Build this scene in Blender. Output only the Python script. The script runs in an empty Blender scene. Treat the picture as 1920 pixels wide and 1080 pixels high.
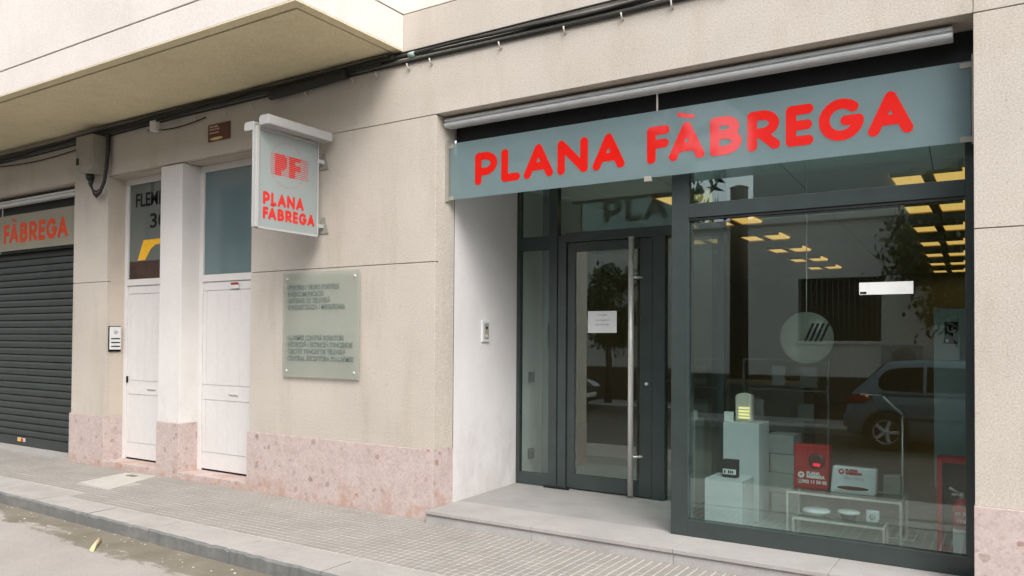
import bpy, bmesh, math, random
import numpy as np
from mathutils import Vector, Matrix, Euler
random.seed(7)
S = bpy.context.scene
COL = S.collection
R = math.radians

# ------------------------------------------------------------------ camera
F_PX, CY_PX = 1468.2, 610.9
YAW, PITCH, ROLL = 0.5672, 0.0178, 0.0066
CAM = Vector((0.0, -5.487, 1.6))
fwd = Vector((-math.sin(YAW)*math.cos(PITCH), math.cos(YAW)*math.cos(PITCH), math.sin(PITCH)))
rgt = Vector((math.cos(YAW), math.sin(YAW), 0))
upv = rgt.cross(fwd)
r2 = rgt*math.cos(ROLL) + upv*math.sin(ROLL)
u2 = upv*math.cos(ROLL) - rgt*math.sin(ROLL)
cd = bpy.data.cameras.new('camera')
cd.sensor_width = 36.0
cd.lens = 36.0*F_PX/1920.0
cd.shift_y = (CY_PX-540.0)/1920.0
cd.clip_start = 0.05
cd.clip_end = 400
cam = bpy.data.objects.new('camera', cd)
COL.objects.link(cam)
cam.matrix_world = Matrix(((r2.x, u2.x, -fwd.x, CAM.x), (r2.y, u2.y, -fwd.y, CAM.y), (r2.z, u2.z, -fwd.z, CAM.z), (0, 0, 0, 1)))
S.camera = cam

# ------------------------------------------------------------------ sky, sun, exposure
SUN_EL, SUN_AZ = R(47), R(136)       # azimuth measured clockwise from +y (the far side of the facade)
w = bpy.data.worlds.new('World')
S.world = w
w.use_nodes = True
nt = w.node_tree
bg = nt.nodes['Background']
sky = nt.nodes.new('ShaderNodeTexSky')
sky.sky_type = 'NISHITA'
sky.sun_disc = False
sky.sun_elevation = SUN_EL
sky.sun_rotation = SUN_AZ
sky.air_density = 1.0
sky.dust_density = 4.0
hs = nt.nodes.new('ShaderNodeHueSaturation')
hs.inputs['Saturation'].default_value = 0.36
nt.links.new(sky.outputs[0], hs.inputs['Color'])
nt.links.new(hs.outputs[0], bg.inputs['Color'])
bg.inputs['Strength'].default_value = 0.15
sl = bpy.data.lights.new('sun', 'SUN')
sl.energy = 0.5
sl.angle = R(30)
sl.color = (1.0, 0.95, 0.88)
sun = bpy.data.objects.new('sun', sl)
COL.objects.link(sun)
sd = Vector((math.sin(SUN_AZ)*math.cos(SUN_EL), math.cos(SUN_AZ)*math.cos(SUN_EL), math.sin(SUN_EL)))
sun.rotation_euler = sd.to_track_quat('Z', 'Y').to_euler()
sun.location = (10, -20, 30)
S.view_settings.view_transform = 'Standard'
S.view_settings.look = 'None'
S.view_settings.exposure = 1.27
S.view_settings.gamma = 1.0
S.cycles.use_denoising = True
S.cycles.max_bounces = 10
S.cycles.transparent_max_bounces = 16

# ------------------------------------------------------------------ materials
def new_mat(name):
    m = bpy.data.materials.new(name)
    m.use_nodes = True
    n = m.node_tree
    return m, n, n.nodes['Principled BSDF']
def N(n, t, **kw):
    x = n.nodes.new(t)
    for k, v in kw.items():
        if hasattr(x, k): setattr(x, k, v)
        else: x.inputs[k].default_value = v
    return x
def posn(n):
    return n.nodes.new('ShaderNodeNewGeometry').outputs['Position']
def noise(n, vec, scale, detail=4, rough=0.6):
    x = n.nodes.new('ShaderNodeTexNoise')
    x.inputs['Scale'].default_value = scale
    x.inputs['Detail'].default_value = detail
    x.inputs['Roughness'].default_value = rough
    n.links.new(vec, x.inputs['Vector'])
    return x.outputs['Fac']
def ramp(n, fac, stops):
    x = n.nodes.new('ShaderNodeValToRGB')
    e = x.color_ramp.elements
    e[0].position, e[0].color = stops[0][0], (*stops[0][1], 1)
    e[1].position, e[1].color = stops[-1][0], (*stops[-1][1], 1)
    for p, c in stops[1:-1]:
        k = e.new(p); k.color = (*c, 1)
    n.links.new(fac, x.inputs['Fac'])
    return x.outputs['Color']
def mixc(n, fac, a, b, mode='MIX'):
    x = n.nodes.new('ShaderNodeMix')
    x.data_type = 'RGBA'; x.blend_type = mode
    for s, v in ((0, fac), (6, a), (7, b)):
        if isinstance(v, (int, float)): x.inputs[s].default_value = v
        elif isinstance(v, tuple): x.inputs[s].default_value = (*v, 1)
        else: n.links.new(v, x.inputs[s])
    return x.outputs[2]
def bump(n, b, h, strength, dist):
    x = n.nodes.new('ShaderNodeBump')
    x.inputs['Strength'].default_value = strength
    x.inputs['Distance'].default_value = dist
    n.links.new(h, x.inputs['Height'])
    n.links.new(x.outputs[0], b.inputs['Normal'])
def stretch(n, vec, sc):
    x = n.nodes.new('ShaderNodeMapping')
    x.inputs['Scale'].default_value = sc
    n.links.new(vec, x.inputs['Vector'])
    return x.outputs[0]
def mul(c, k):
    return tuple(min(1, v*k) for v in c)

def mat_render(name, col, streak=0.0, grime=(0.7, 0.66, 0.58), amp=0.17):
    m, n, b = new_mat(name)
    p = posn(n)
    big = noise(n, p, 0.9, 5)
    c = ramp(n, big, [(0.3, mul(col, 0.92)), (0.7, mul(col, 1.06))])
    fine = noise(n, p, 85, 3, 0.75)
    c = mixc(n, 1.0, c, ramp(n, fine, [(0.32, (1-amp, 1-amp, 1-amp*1.1)), (0.68, (1+amp*0.85,)*3)]), 'MULTIPLY')
    if streak:
        st = noise(n, stretch(n, p, (2.2, 2.2, 0.45)), 1.3, 7, 0.7)
        c = mixc(n, ramp(n, st, [(0.5, (0, 0, 0)), (0.75, (streak,)*3)]), c, mixc(n, 1.0, c, grime, 'MULTIPLY'))
    if amp < 0.1:
        sz = n.nodes.new('ShaderNodeSeparateXYZ'); n.links.new(p, sz.inputs[0])
        lo = n.nodes.new('ShaderNodeMapRange'); n.links.new(sz.outputs[2], lo.inputs[0])
        lo.inputs[1].default_value = 0.1; lo.inputs[2].default_value = 1.1; lo.inputs[3].default_value = 0.22; lo.inputs[4].default_value = 0.0
        ad = n.nodes.new('ShaderNodeMath'); ad.operation = 'ADD'
        n.links.new(noise(n, stretch(n, p, (1, 1, 0.6)), 5.5, 8, 0.75), ad.inputs[0]); n.links.new(lo.outputs[0], ad.inputs[1])
        c = mixc(n, ramp(n, ad.outputs[0], [(0.58, (0, 0, 0)), (0.85, (0.5,)*3)]), c, mixc(n, 1.0, c, (0.66, 0.62, 0.56), 'MULTIPLY'))
    if streak > 0.35:
        bl = noise(n, stretch(n, p, (0.55, 0.55, 0.9)), 1.1, 8, 0.72)
        c = mixc(n, ramp(n, bl, [(0.50, (0, 0, 0)), (0.68, (0.22,)*3)]), c, mixc(n, 1.0, c, (0.80, 0.75, 0.66), 'MULTIPLY'))
        pit = noise(n, p, 26, 2, 0.5)
        c = mixc(n, ramp(n, pit, [(0.66, (0, 0, 0)), (0.74, (0.5,)*3)]), c, mixc(n, 1.0, c, (0.72, 0.68, 0.62), 'MULTIPLY'))
    n.links.new(c, b.inputs['Base Color'])
    b.inputs['Roughness'].default_value = 0.92
    b.inputs['Specular IOR Level'].default_value = 0.2
    bump(n, b, fine, 0.35, 0.004)
    return m
def mat_plain(name, col, rough=0.5, metal=0.0, var=0.06, scale=14, spec=0.5, fine=0.0):
    m, n, b = new_mat(name)
    p = posn(n)
    f = noise(n, p, scale, 5)
    c = ramp(n, f, [(0.3, mul(col, 1-var)), (0.7, mul(col, 1+var))])
    if fine:
        g = noise(n, p, 160, 2)
        c = mixc(n, 1.0, c, ramp(n, g, [(0.3, (1-fine,)*3), (0.7, (1+fine,)*3)]), 'MULTIPLY')
    n.links.new(c, b.inputs['Base Color'])
    b.inputs['Roughness'].default_value = rough
    b.inputs['Metallic'].default_value = metal
    b.inputs['Specular IOR Level'].default_value = spec
    return m
def mat_stone(name):
    # pink conglomerate: pale matrix with rounded pink, grey and rust pebbles
    m, n, b = new_mat(name)
    p = posn(n)
    wob = n.nodes.new('ShaderNodeTexNoise'); wob.inputs['Scale'].default_value = 18
    n.links.new(p, wob.inputs['Vector'])
    va = n.nodes.new('ShaderNodeVectorMath'); va.operation = 'MULTIPLY_ADD'
    n.links.new(wob.outputs['Color'], va.inputs[0]); va.inputs[1].default_value = (0.05, 0.05, 0.05)
    n.links.new(p, va.inputs[2])
    v = n.nodes.new('ShaderNodeTexVoronoi'); v.inputs['Scale'].default_value = 15
    n.links.new(va.outputs[0], v.inputs['Vector'])
    sep = n.nodes.new('ShaderNodeSeparateColor'); n.links.new(v.outputs['Color'], sep.inputs[0])
    peb = ramp(n, sep.outputs[0], [(0.0, (0.36, 0.25, 0.225)), (0.2, (0.46, 0.37, 0.345)), (0.4, (0.33, 0.265, 0.245)), (0.55, (0.51, 0.425, 0.405)), (0.75, (0.41, 0.305, 0.28)), (0.92, (0.29, 0.23, 0.21)), (1.0, (0.42, 0.21, 0.15))])
    size = n.nodes.new('ShaderNodeMath'); size.operation = 'MULTIPLY_ADD'
    n.links.new(sep.outputs[1], size.inputs[0]); size.inputs[1].default_value = 0.50; size.inputs[2].default_value = 0.06
    d = n.nodes.new('ShaderNodeMath'); d.operation = 'SUBTRACT'
    n.links.new(size.outputs[0], d.inputs[0]); n.links.new(v.outputs['Distance'], d.inputs[1])
    dd = n.nodes.new('ShaderNodeMath'); dd.operation = 'MULTIPLY'; dd.use_clamp = True
    n.links.new(d.outputs[0], dd.inputs[0]); dd.inputs[1].default_value = 7
    fine = noise(n, p, 110, 3, 0.7)
    base = ramp(n, noise(n, p, 5, 5), [(0.3, (0.43, 0.352, 0.335)), (0.7, (0.49, 0.415, 0.398))])
    c = mixc(n, dd.outputs[0], base, peb)
    v2 = n.nodes.new('ShaderNodeTexVoronoi'); v2.inputs['Scale'].default_value = 48
    n.links.new(va.outputs[0], v2.inputs['Vector'])
    s2 = n.nodes.new('ShaderNodeSeparateColor'); n.links.new(v2.outputs['Color'], s2.inputs[0])
    c = mixc(n, 0.5, c, ramp(n, s2.outputs[0], [(0, (0.80, 0.74, 0.70)), (0.5, (1.0, 0.98, 0.97)), (1, (1.14, 1.1, 1.08))]), 'MULTIPLY')
    c = mixc(n, 1.0, c, ramp(n, fine, [(0.3, (0.9, 0.9, 0.9)), (0.7, (1.08, 1.08, 1.08))]), 'MULTIPLY')
    # rust stains low down, in patches of their own
    sz = n.nodes.new('ShaderNodeSeparateXYZ'); n.links.new(p, sz.inputs[0])
    low = n.nodes.new('ShaderNodeMapRange'); n.links.new(sz.outputs[2], low.inputs[0])
    low.inputs[1].default_value = 0.0; low.inputs[2].default_value = 0.38; low.inputs[3].default_value = 0.24; low.inputs[4].default_value = 0.0
    su = n.nodes.new('ShaderNodeMath'); su.operation = 'ADD'
    n.links.new(noise(n, p, 4.2, 6, 0.7), su.inputs[0]); n.links.new(low.outputs[0], su.inputs[1])
    c = mixc(n, ramp(n, su.outputs[0], [(0.66, (0, 0, 0)), (0.82, (0.55, 0.55, 0.55))]), c, (0.36, 0.20, 0.12))
    n.links.new(c, b.inputs['Base Color'])
    b.inputs['Roughness'].default_value = 0.75
    bump(n, b, fine, 0.2, 0.003)
    return m
def mat_glass(name, tint=(0.80, 0.865, 0.85), ior=2.35, rough=0.0):
    m, n, b = new_mat(name)
    n.nodes.remove(b)
    fr = n.nodes.new('ShaderNodeFresnel'); fr.inputs['IOR'].default_value = ior
    tr = n.nodes.new('ShaderNodeBsdfTransparent'); tr.inputs['Color'].default_value = (*tint, 1)
    gl = n.nodes.new('ShaderNodeBsdfGlossy'); gl.inputs['Roughness'].default_value = rough
    gl.inputs['Color'].default_value = (0.86, 1.0, 0.96, 1)
    mx = n.nodes.new('ShaderNodeMixShader')
    # a thin pane: reflect only on the face the ray enters by
    ge = n.nodes.new('ShaderNodeNewGeometry')
    inv = n.nodes.new('ShaderNodeMath'); inv.operation = 'SUBTRACT'; inv.inputs[0].default_value = 1.0
    n.links.new(ge.outputs['Backfacing'], inv.inputs[1])
    ml = n.nodes.new('ShaderNodeMath'); ml.operation = 'MULTIPLY'
    n.links.new(fr.outputs[0], ml.inputs[0]); n.links.new(inv.outputs[0], ml.inputs[1])
    n.links.new(ml.outputs[0], mx.inputs[0]); n.links.new(tr.outputs[0], mx.inputs[1]); n.links.new(gl.outputs[0], mx.inputs[2])
    n.links.new(mx.outputs[0], n.nodes['Material Output'].inputs['Surface'])
    return m
def mat_frosted(name, col, see, rough=0.04, transl=0.3):
    m, n, b = new_mat(name)
    p = posn(n)
    c = ramp(n, noise(n, p, 2.5, 4), [(0.3, mul(col, 0.95)), (0.7, mul(col, 1.05))])
    g = noise(n, p, 150, 2)
    c = mixc(n, 1.0, c, ramp(n, g, [(0.3, (0.95,)*3), (0.7, (1.05,)*3)]), 'MULTIPLY')
    n.links.new(c, b.inputs['Base Color'])
    b.inputs['Roughness'].default_value = rough
    b.inputs['IOR'].default_value = 1.75
    tl = n.nodes.new('ShaderNodeBsdfTranslucent'); n.links.new(c, tl.inputs['Color'])
    m1 = n.nodes.new('ShaderNodeMixShader'); m1.inputs[0].default_value = transl
    n.links.new(b.outputs[0], m1.inputs[1]); n.links.new(tl.outputs[0], m1.inputs[2])
    tr = n.nodes.new('ShaderNodeBsdfTransparent')
    m2 = n.nodes.new('ShaderNodeMixShader'); m2.inputs[0].default_value = see
    n.links.new(m1.outputs[0], m2.inputs[1]); n.links.new(tr.outputs[0], m2.inputs[2])
    n.links.new(m2.outputs[0], n.nodes['Material Output'].inputs['Surface'])
    return m
def mat_emit(name, col, strength):
    m, n, b = new_mat(name)
    b.inputs['Base Color'].default_value = (*col, 1)
    b.inputs['Emission Color'].default_value = (*col, 1)
    b.inputs['Emission Strength'].default_value = strength
    return m
def mat_road():
    m, n, b = new_mat('road_surface')
    p = posn(n)
    sz = n.nodes.new('ShaderNodeSeparateXYZ'); n.links.new(p, sz.inputs[0])
    grit = noise(n, p, 130, 4, 0.75)
    dry = ramp(n, noise(n, p, 1.3, 6), [(0.3, (0.285, 0.26, 0.237)), (0.7, (0.345, 0.317, 0.29))])
    wet = ramp(n, noise(n, p, 3.5, 6), [(0.3, (0.14, 0.122, 0.09)), (0.7, (0.21, 0.185, 0.143))])
    # damp tongue along the kerb with a ragged edge
    k = n.nodes.new('ShaderNodeMath'); k.operation = 'MULTIPLY_ADD'
    n.links.new(sz.outputs[0], k.inputs[0]); k.inputs[1].default_value = 0.085; k.inputs[2].default_value = 2.50
    y = n.nodes.new('ShaderNodeMath'); y.operation = 'ADD'
    n.links.new(sz.outputs[1], y.inputs[0]); n.links.new(k.outputs[0], y.inputs[1])
    nz = n.nodes.new('ShaderNodeMath'); nz.operation = 'MULTIPLY_ADD'
    n.links.new(noise(n, stretch(n, p, (1, 2.4, 1)), 2.1, 6, 0.62), nz.inputs[0]); nz.inputs[1].default_value = 0.9
    n.links.new(y.outputs[0], nz.inputs[2])
    c = mixc(n, ramp(n, nz.outputs[0], [(0.50, (0, 0, 0)), (0.56, (1, 1, 1))]), dry, wet)
    asp = ramp(n, noise(n, p, 2.2, 6), [(0.3, (0.060, 0.052, 0.042)), (0.7, (0.085, 0.074, 0.060))])
    edge = n.nodes.new('ShaderNodeMath'); edge.operation = 'MULTIPLY_ADD'
    n.links.new(noise(n, p, 6, 4), edge.inputs[0]); edge.inputs[1].default_value = 0.06; n.links.new(sz.outputs[1], edge.inputs[2])
    e2 = n.nodes.new('ShaderNodeMath'); e2.operation = 'LESS_THAN'; n.links.new(edge.outputs[0], e2.inputs[0]); e2.inputs[1].default_value = -3.3
    c = mixc(n, e2.outputs[0], c, asp)
    c = mixc(n, 1.0, c, ramp(n, grit, [(0.25, (0.66,)*3), (0.5, (1, 1, 1)), (0.75, (1.30,)*3)]), 'MULTIPLY')
    n.links.new(c, b.inputs['Base Color'])
    b.inputs['Roughness'].default_value = 0.85
    bump(n, b, grit, 0.5, 0.004)
    return m
def mat_slab(name, col, dirt, amount=0.6, scale=3.0):
    m, n, b = new_mat(name)
    p = posn(n)
    g = noise(n, p, 120, 3, 0.7)
    c = ramp(n, noise(n, p, scale, 6, 0.65), [(0.32, mul(col, 0.9)), (0.68, mul(col, 1.07))])
    d = ramp(n, noise(n, stretch(n, p, (1.0, 1.6, 1.6)), 2.3, 7, 0.7), [(0.5, (0, 0, 0)), (0.72, (amount,)*3)])
    c = mixc(n, d, c, dirt)
    c = mixc(n, 1.0, c, ramp(n, g, [(0.28, (0.84,)*3), (0.72, (1.13,)*3)]), 'MULTIPLY')
    n.links.new(c, b.inputs['Base Color'])
    b.inputs['Roughness'].default_value = 0.85
    bump(n, b, g, 0.35, 0.003)
    return m
def mat_leaf():
    m, n, b = new_mat('leaf')
    p = posn(n)
    n.links.new(ramp(n, noise(n, p, 9, 3), [(0.3, (0.022, 0.035, 0.014)), (0.7, (0.06, 0.085, 0.03))]), b.inputs['Base Color'])
    b.inputs['Roughness'].default_value = 0.6
    return m

M = {}
M['render'] = mat_render('cream_render', (0.480, 0.440, 0.395), 0.48, amp=0.20)
M['render_skylit'] = mat_render('skylit_render', (0.66, 0.61, 0.575), 0.25)  # paler copy of the wall render, extra skylight put into the colour
M['render_warm'] = mat_render('reveal_render', (0.50, 0.44, 0.38), 0.2)
M['groove'] = mat_plain('groove_mortar', (0.30, 0.23, 0.17), 0.95)
M['soffit'] = mat_render('soffit_render', (0.74, 0.665, 0.455), 0.3, amp=0.2)
M['whitewall'] = mat_render('white_paint_wall', (0.63, 0.615, 0.62), 0.1, amp=0.05)
M['column'] = mat_render('white_column_paint', (0.62, 0.60, 0.585), 0.1, amp=0.06)
M['stone'] = mat_stone('pink_stone')
M['white'] = mat_plain('white_lacquer', (0.62, 0.605, 0.595), 0.4, var=0.03, fine=0.02)
M['whitegroove'] = mat_plain('door_groove', (0.52, 0.50, 0.49), 0.7)
M['frame'] = mat_plain('graphite_frame', (0.034, 0.046, 0.045), 0.24, var=0.1, scale=5)
M['dark'] = mat_plain('dark_void', (0.012, 0.014, 0.014), 0.6, var=0.2)
M['shutter'] = mat_plain('green_shutter_paint', (0.032, 0.040, 0.038), 0.5, var=0.14, scale=6, fine=0.08)
M['alu'] = mat_plain('aluminium', (0.60, 0.625, 0.63), 0.42, 0.15, var=0.08)
M['alupaint'] = mat_plain('light_grey_casing', (0.40, 0.40, 0.39), 0.45, var=0.04)
M['steel'] = mat_plain('brushed_steel', (0.66, 0.63, 0.60), 0.38, 0.35, var=0.05)
M['red'] = mat_plain('red_letter', (0.58, 0.013, 0.009), 0.06, var=0.03, spec=0.9)
M['redpanel'] = mat_plain('red_box_paint', (0.34, 0.018, 0.016), 0.35, var=0.06)
M['panel'] = mat_frosted('sign_glass', (0.36, 0.48, 0.50), 0.28, 0.03, 0.58)
M['panelwarm'] = mat_frosted('warm_lit_sign_glass', (0.40, 0.385, 0.31), 0.05, 0.05, 0.3)  # warm reflected light on this sign put into the glass colour
M['redorange'] = mat_plain('orange_letter', (0.60, 0.055, 0.012), 0.15, var=0.12)  # more orange than the main sign's letters
M['panel2'] = mat_frosted('sign_acrylic', (0.34, 0.39, 0.385), 0.0, 0.2, 0.2)
M['plaqueglass'] = mat_frosted('plaque_glass', (0.43, 0.465, 0.40), 0.48, 0.12, 0.15)
M['frost'] = mat_frosted('transom_glass', (0.135, 0.20, 0.215), 0.05, 0.06, 0.1)
M['glass'] = mat_glass('shop_glass')
M['darkglass'] = mat_frosted('transom_dark', (0.12, 0.14, 0.132), 0.05, 0.05, 0.0)
M['clear'] = mat_glass('clear_glass', (0.9, 0.96, 0.94), 1.5)
M['cable'] = mat_plain('black_cable', (0.013, 0.014, 0.011), 0.65, var=0.3, scale=25)
M['cablegrey'] = mat_plain('grey_cable', (0.10, 0.10, 0.085), 0.7, var=0.3, scale=30)
M['clip'] = mat_plain('cable_clip', (0.5, 0.48, 0.44), 0.6)
M['boxgrey'] = mat_plain('grey_plastic_box', (0.27, 0.26, 0.22), 0.6, var=0.08)
M['maroon'] = mat_plain('maroon_enamel', (0.085, 0.016, 0.010), 0.35, var=0.1)
M['print'] = mat_plain('pale_print', (0.50, 0.36, 0.30), 0.6)
M['gold'] = mat_plain('gold_print', (0.62, 0.46, 0.20), 0.5)
M['ink'] = mat_plain('dark_green_ink', (0.13, 0.165, 0.145), 0.5)
M['black'] = mat_plain('black_print', (0.012, 0.013, 0.015), 0.8, spec=0.15)
M['paper'] = mat_plain('white_paper', (0.62, 0.64, 0.63), 0.7, var=0.03)
M['greyink'] = mat_plain('grey_print', (0.30, 0.31, 0.33), 0.7)
M['tile'] = mat_slab('pavement_tile', (0.25, 0.234, 0.213), (0.19, 0.172, 0.148), 0.55, 2.0)
M['mortar'] = mat_slab('pavement_mortar', (0.52, 0.49, 0.45), (0.28, 0.26, 0.23), 0.6)
M['slab'] = mat_slab('entrance_slab', (0.335, 0.322, 0.307), (0.28, 0.265, 0.245), 0.6)
M['riser'] = mat_slab('step_riser', (0.36, 0.35, 0.34), (0.24, 0.23, 0.21), 0.6)
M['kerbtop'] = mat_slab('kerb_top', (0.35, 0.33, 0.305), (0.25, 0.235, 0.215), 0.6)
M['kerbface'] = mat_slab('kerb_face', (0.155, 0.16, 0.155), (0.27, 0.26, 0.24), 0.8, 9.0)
M['patch'] = mat_slab('concrete_patch', (0.44, 0.42, 0.38), (0.40, 0.38, 0.35), 0.5)
M['iron'] = mat_plain('rusty_iron', (0.16, 0.13, 0.115), 0.7, var=0.3)
M['road'] = mat_road()
M['leaf'] = mat_leaf()
M['bark'] = mat_plain('bark', (0.07, 0.05, 0.035), 0.9, var=0.3)
M['polewood'] = mat_plain('dark_brown_pole', (0.028, 0.019, 0.014), 0.9, var=0.3)
M['oppwall'] = mat_render('white_render_opposite', (0.84, 0.82, 0.77), 0.3)
M['oppbase'] = mat_plain('dark_brick_base', (0.09, 0.065, 0.05), 0.9, var=0.3)
M['carpaint'] = mat_plain('blue_grey_car_paint', (0.17, 0.215, 0.245), 0.25, 0.2, var=0.02)
M['darkcar'] = mat_plain('black_car_paint', (0.02, 0.022, 0.026), 0.2, 0.2, var=0.02)
M['tyre'] = mat_plain('tyre_rubber', (0.02, 0.02, 0.02), 0.8)
M['lens'] = mat_plain('headlamp_lens', (0.6, 0.62, 0.65), 0.1)
M['redlens'] = mat_plain('tail_lamp_lens', (0.28, 0.02, 0.02), 0.15)
M['cream'] = mat_plain('cream_plastic', (0.60, 0.58, 0.48), 0.45, var=0.03)
M['amber'] = mat_emit('lit_louvre', (1.0, 0.88, 0.42), 0.35)
M['redglow'] = mat_emit('lit_red_lens', (1.0, 0.02, 0.05), 0.3)
M['lamp'] = mat_emit('lamp_diffuser', (1.0, 0.59, 0.16), 0.43)
M['brown'] = mat_plain('dark_brown_panel', (0.07, 0.035, 0.025), 0.7, var=0.1)
M['darkgreen'] = mat_plain('dark_green_wall', (0.05, 0.055, 0.05), 0.8, var=0.1)
M['foot'] = mat_plain('dark_red_brown', (0.045, 0.022, 0.015), 0.7, var=0.4, scale=6)
M['redcab'] = mat_plain('bright_red_paint', (0.60, 0.03, 0.028), 0.35, var=0.06)
M['exwhite'] = mat_plain('white_label', (0.80, 0.80, 0.80), 0.5, var=0.04)
M['porch_shaded'] = mat_slab('shaded_porch_slab', (0.27, 0.265, 0.253), (0.20, 0.198, 0.188), 0.75)  # darker than the step slabs: shade of the recess put into the colour
M['ceil'] = mat_plain('ceiling_panel', (0.80, 0.86, 0.81), 0.85, var=0.03)
M['ceilseam'] = mat_plain('ceiling_seam', (0.10, 0.11, 0.10), 0.9)
M['intwall'] = mat_plain('interior_wall', (0.58, 0.62, 0.58), 0.85, var=0.08)
M['intfloor'] = mat_plain('interior_floor', (0.45, 0.46, 0.44), 0.4, var=0.12)
M['plinthwhite'] = mat_plain('pedestal_laminate', (0.50, 0.53, 0.55), 0.5, var=0.03)
M['card'] = mat_plain('grey_carton', (0.40, 0.41, 0.40), 0.8, var=0.06)
M['yellow'] = mat_plain('plain_yellow', (0.85, 0.46, 0.02), 0.5)
M['stub'] = mat_plain('pale_wood', (0.62, 0.52, 0.30), 0.8)

# ------------------------------------------------------------------ helpers
WORLD = {}                 # world position of each parent
def new_bm(): return bmesh.new()
def box(bm, x0, x1, y0, y1, z0, z1, mi=0):
    v = [bm.verts.new((x, y, z)) for z in (z0, z1) for y in (y0, y1) for x in (x0, x1)]
    for f in ((0, 2, 3, 1), (4, 5, 7, 6), (0, 1, 5, 4), (2, 6, 7, 3), (0, 4, 6, 2), (1, 3, 7, 5)):
        bm.faces.new([v[i] for i in f]).material_index = mi
    return v
def hexa(bm, p, mi=0):
    """p: 4 bottom corners then 4 top corners, both counter-clockwise from above"""
    v = [bm.verts.new(q) for q in p]
    for f in ((3, 2, 1, 0), (4, 5, 6, 7), (0, 1, 5, 4), (1, 2, 6, 5), (2, 3, 7, 6), (3, 0, 4, 7)):
        bm.faces.new([v[i] for i in f]).material_index = mi
def tube(bm, pts, r, seg=8, caps=True):
    pts = [Vector(p) for p in pts]
    rings = []
    for i, p in enumerate(pts):
        d = (pts[min(i+1, len(pts)-1)] - pts[max(i-1, 0)]).normalized()
        a = d.cross(Vector((0, 0, 1)))
        if a.length < 1e-3: a = d.cross(Vector((0, 1, 0)))
        a.normalize(); b = d.cross(a)
        rr = r[i] if isinstance(r, (list, tuple)) else r
        rings.append([bm.verts.new(p + (a*math.cos(t) + b*math.sin(t))*rr) for t in (2*math.pi*k/seg for k in range(seg))])
    for q, s in zip(rings, rings[1:]):
        for k in range(seg):
            f = bm.faces.new((q[k], q[(k+1) % seg], s[(k+1) % seg], s[k])); f.smooth = True
    if caps:
        bm.faces.new(rings[0][::-1]); bm.faces.new(rings[-1])
def lathe(bm, c, prof, seg=24, axis='Z', caps=True):
    c = Vector(c); rings = []
    for r, h in prof:
        ring = []
        for k in range(seg):
            t = 2*math.pi*k/seg
            a, b = r*math.cos(t), r*math.sin(t)
            q = {'Z': (a, b, h), 'Y': (a, h, b), 'X': (h, a, b)}[axis]
            ring.append(bm.verts.new(c + Vector(q)))
        rings.append(ring)
    for q, s in zip(rings, rings[1:]):
        for k in range(seg):
            f = bm.faces.new((q[k], q[(k+1) % seg], s[(k+1) % seg], s[k])); f.smooth = True
    if caps and prof[0][0] > 1e-4: bm.faces.new(rings[0])
    if caps and prof[-1][0] > 1e-4: bm.faces.new(rings[-1])
def prism(bm, pts, axis, a0, a1):
    """outline pts (2D) extruded along an axis; X: (y,z)  Y: (x,z)  Z: (x,y)"""
    def q(p, a): return {'X': (a, p[0], p[1]), 'Y': (p[0], a, p[1]), 'Z': (p[0], p[1], a)}[axis]
    A = [bm.verts.new(q(p, a0)) for p in pts]; B = [bm.verts.new(q(p, a1)) for p in pts]
    n = len(pts)
    for i in range(n): bm.faces.new((A[i], A[(i+1) % n], B[(i+1) % n], B[i]))
    bm.faces.new(A[::-1]); bm.faces.new(B)
def link(name, me, parent=None):
    o = bpy.data.objects.new(name, me)
    COL.objects.link(o)
    if parent:
        o.parent = parent
        o.location = -WORLD[parent]
    WORLD[o] = Vector((0, 0, 0)) if not parent else Vector((0, 0, 0))
    return o
def obj(name, bm, mat, parent=None, bevel=0.0, seg=2, label=None):
    """one mesh object; vertices are given in world coordinates"""
    bmesh.ops.recalc_face_normals(bm, faces=bm.faces)
    me = bpy.data.meshes.new(name)
    bm.to_mesh(me); bm.free()
    for m in (mat if isinstance(mat, (list, tuple)) else [mat]): me.materials.append(m)
    o = link(name, me, parent)
    if bevel:
        b = o.modifiers.new('bevel', 'BEVEL'); b.width = bevel; b.segments = seg; b.limit_method = 'ANGLE'; b.angle_limit = R(40)
    if label: o['label'] = label
    return o
def bobj(name, ext, mat, parent=None, bevel=0.0, label=None):
    bm = new_bm(); box(bm, *ext)
    return obj(name, bm, mat, parent, bevel, label=label)
def tag(o, label, cat, group=None):
    o['label'] = label; o['category'] = cat
    if group: o['group'] = group
    return o
def thing(name, label, cat, loc, group=None):
    o = bpy.data.objects.new(name, None)
    COL.objects.link(o)
    o.location = loc; o.empty_display_size = 0.1
    WORLD[o] = Vector(loc)
    return tag(o, label, cat, group)
def recentre(o):
    """put the origin of a single-mesh thing at its own base"""
    me = o.data
    co = np.empty(len(me.vertices)*3); me.vertices.foreach_get('co', co); co = co.reshape(-1, 3)
    b = Vector(((co[:, 0].min()+co[:, 0].max())/2, (co[:, 1].min()+co[:, 1].max())/2, co[:, 2].min()))
    me.transform(Matrix.Translation(-b))
    o.location = o.location + b
    return o
def structure(name, bm, mat, bevel=0.0):
    o = obj(name, bm, mat, None, bevel); o['kind'] = 'structure'
    return o

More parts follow.
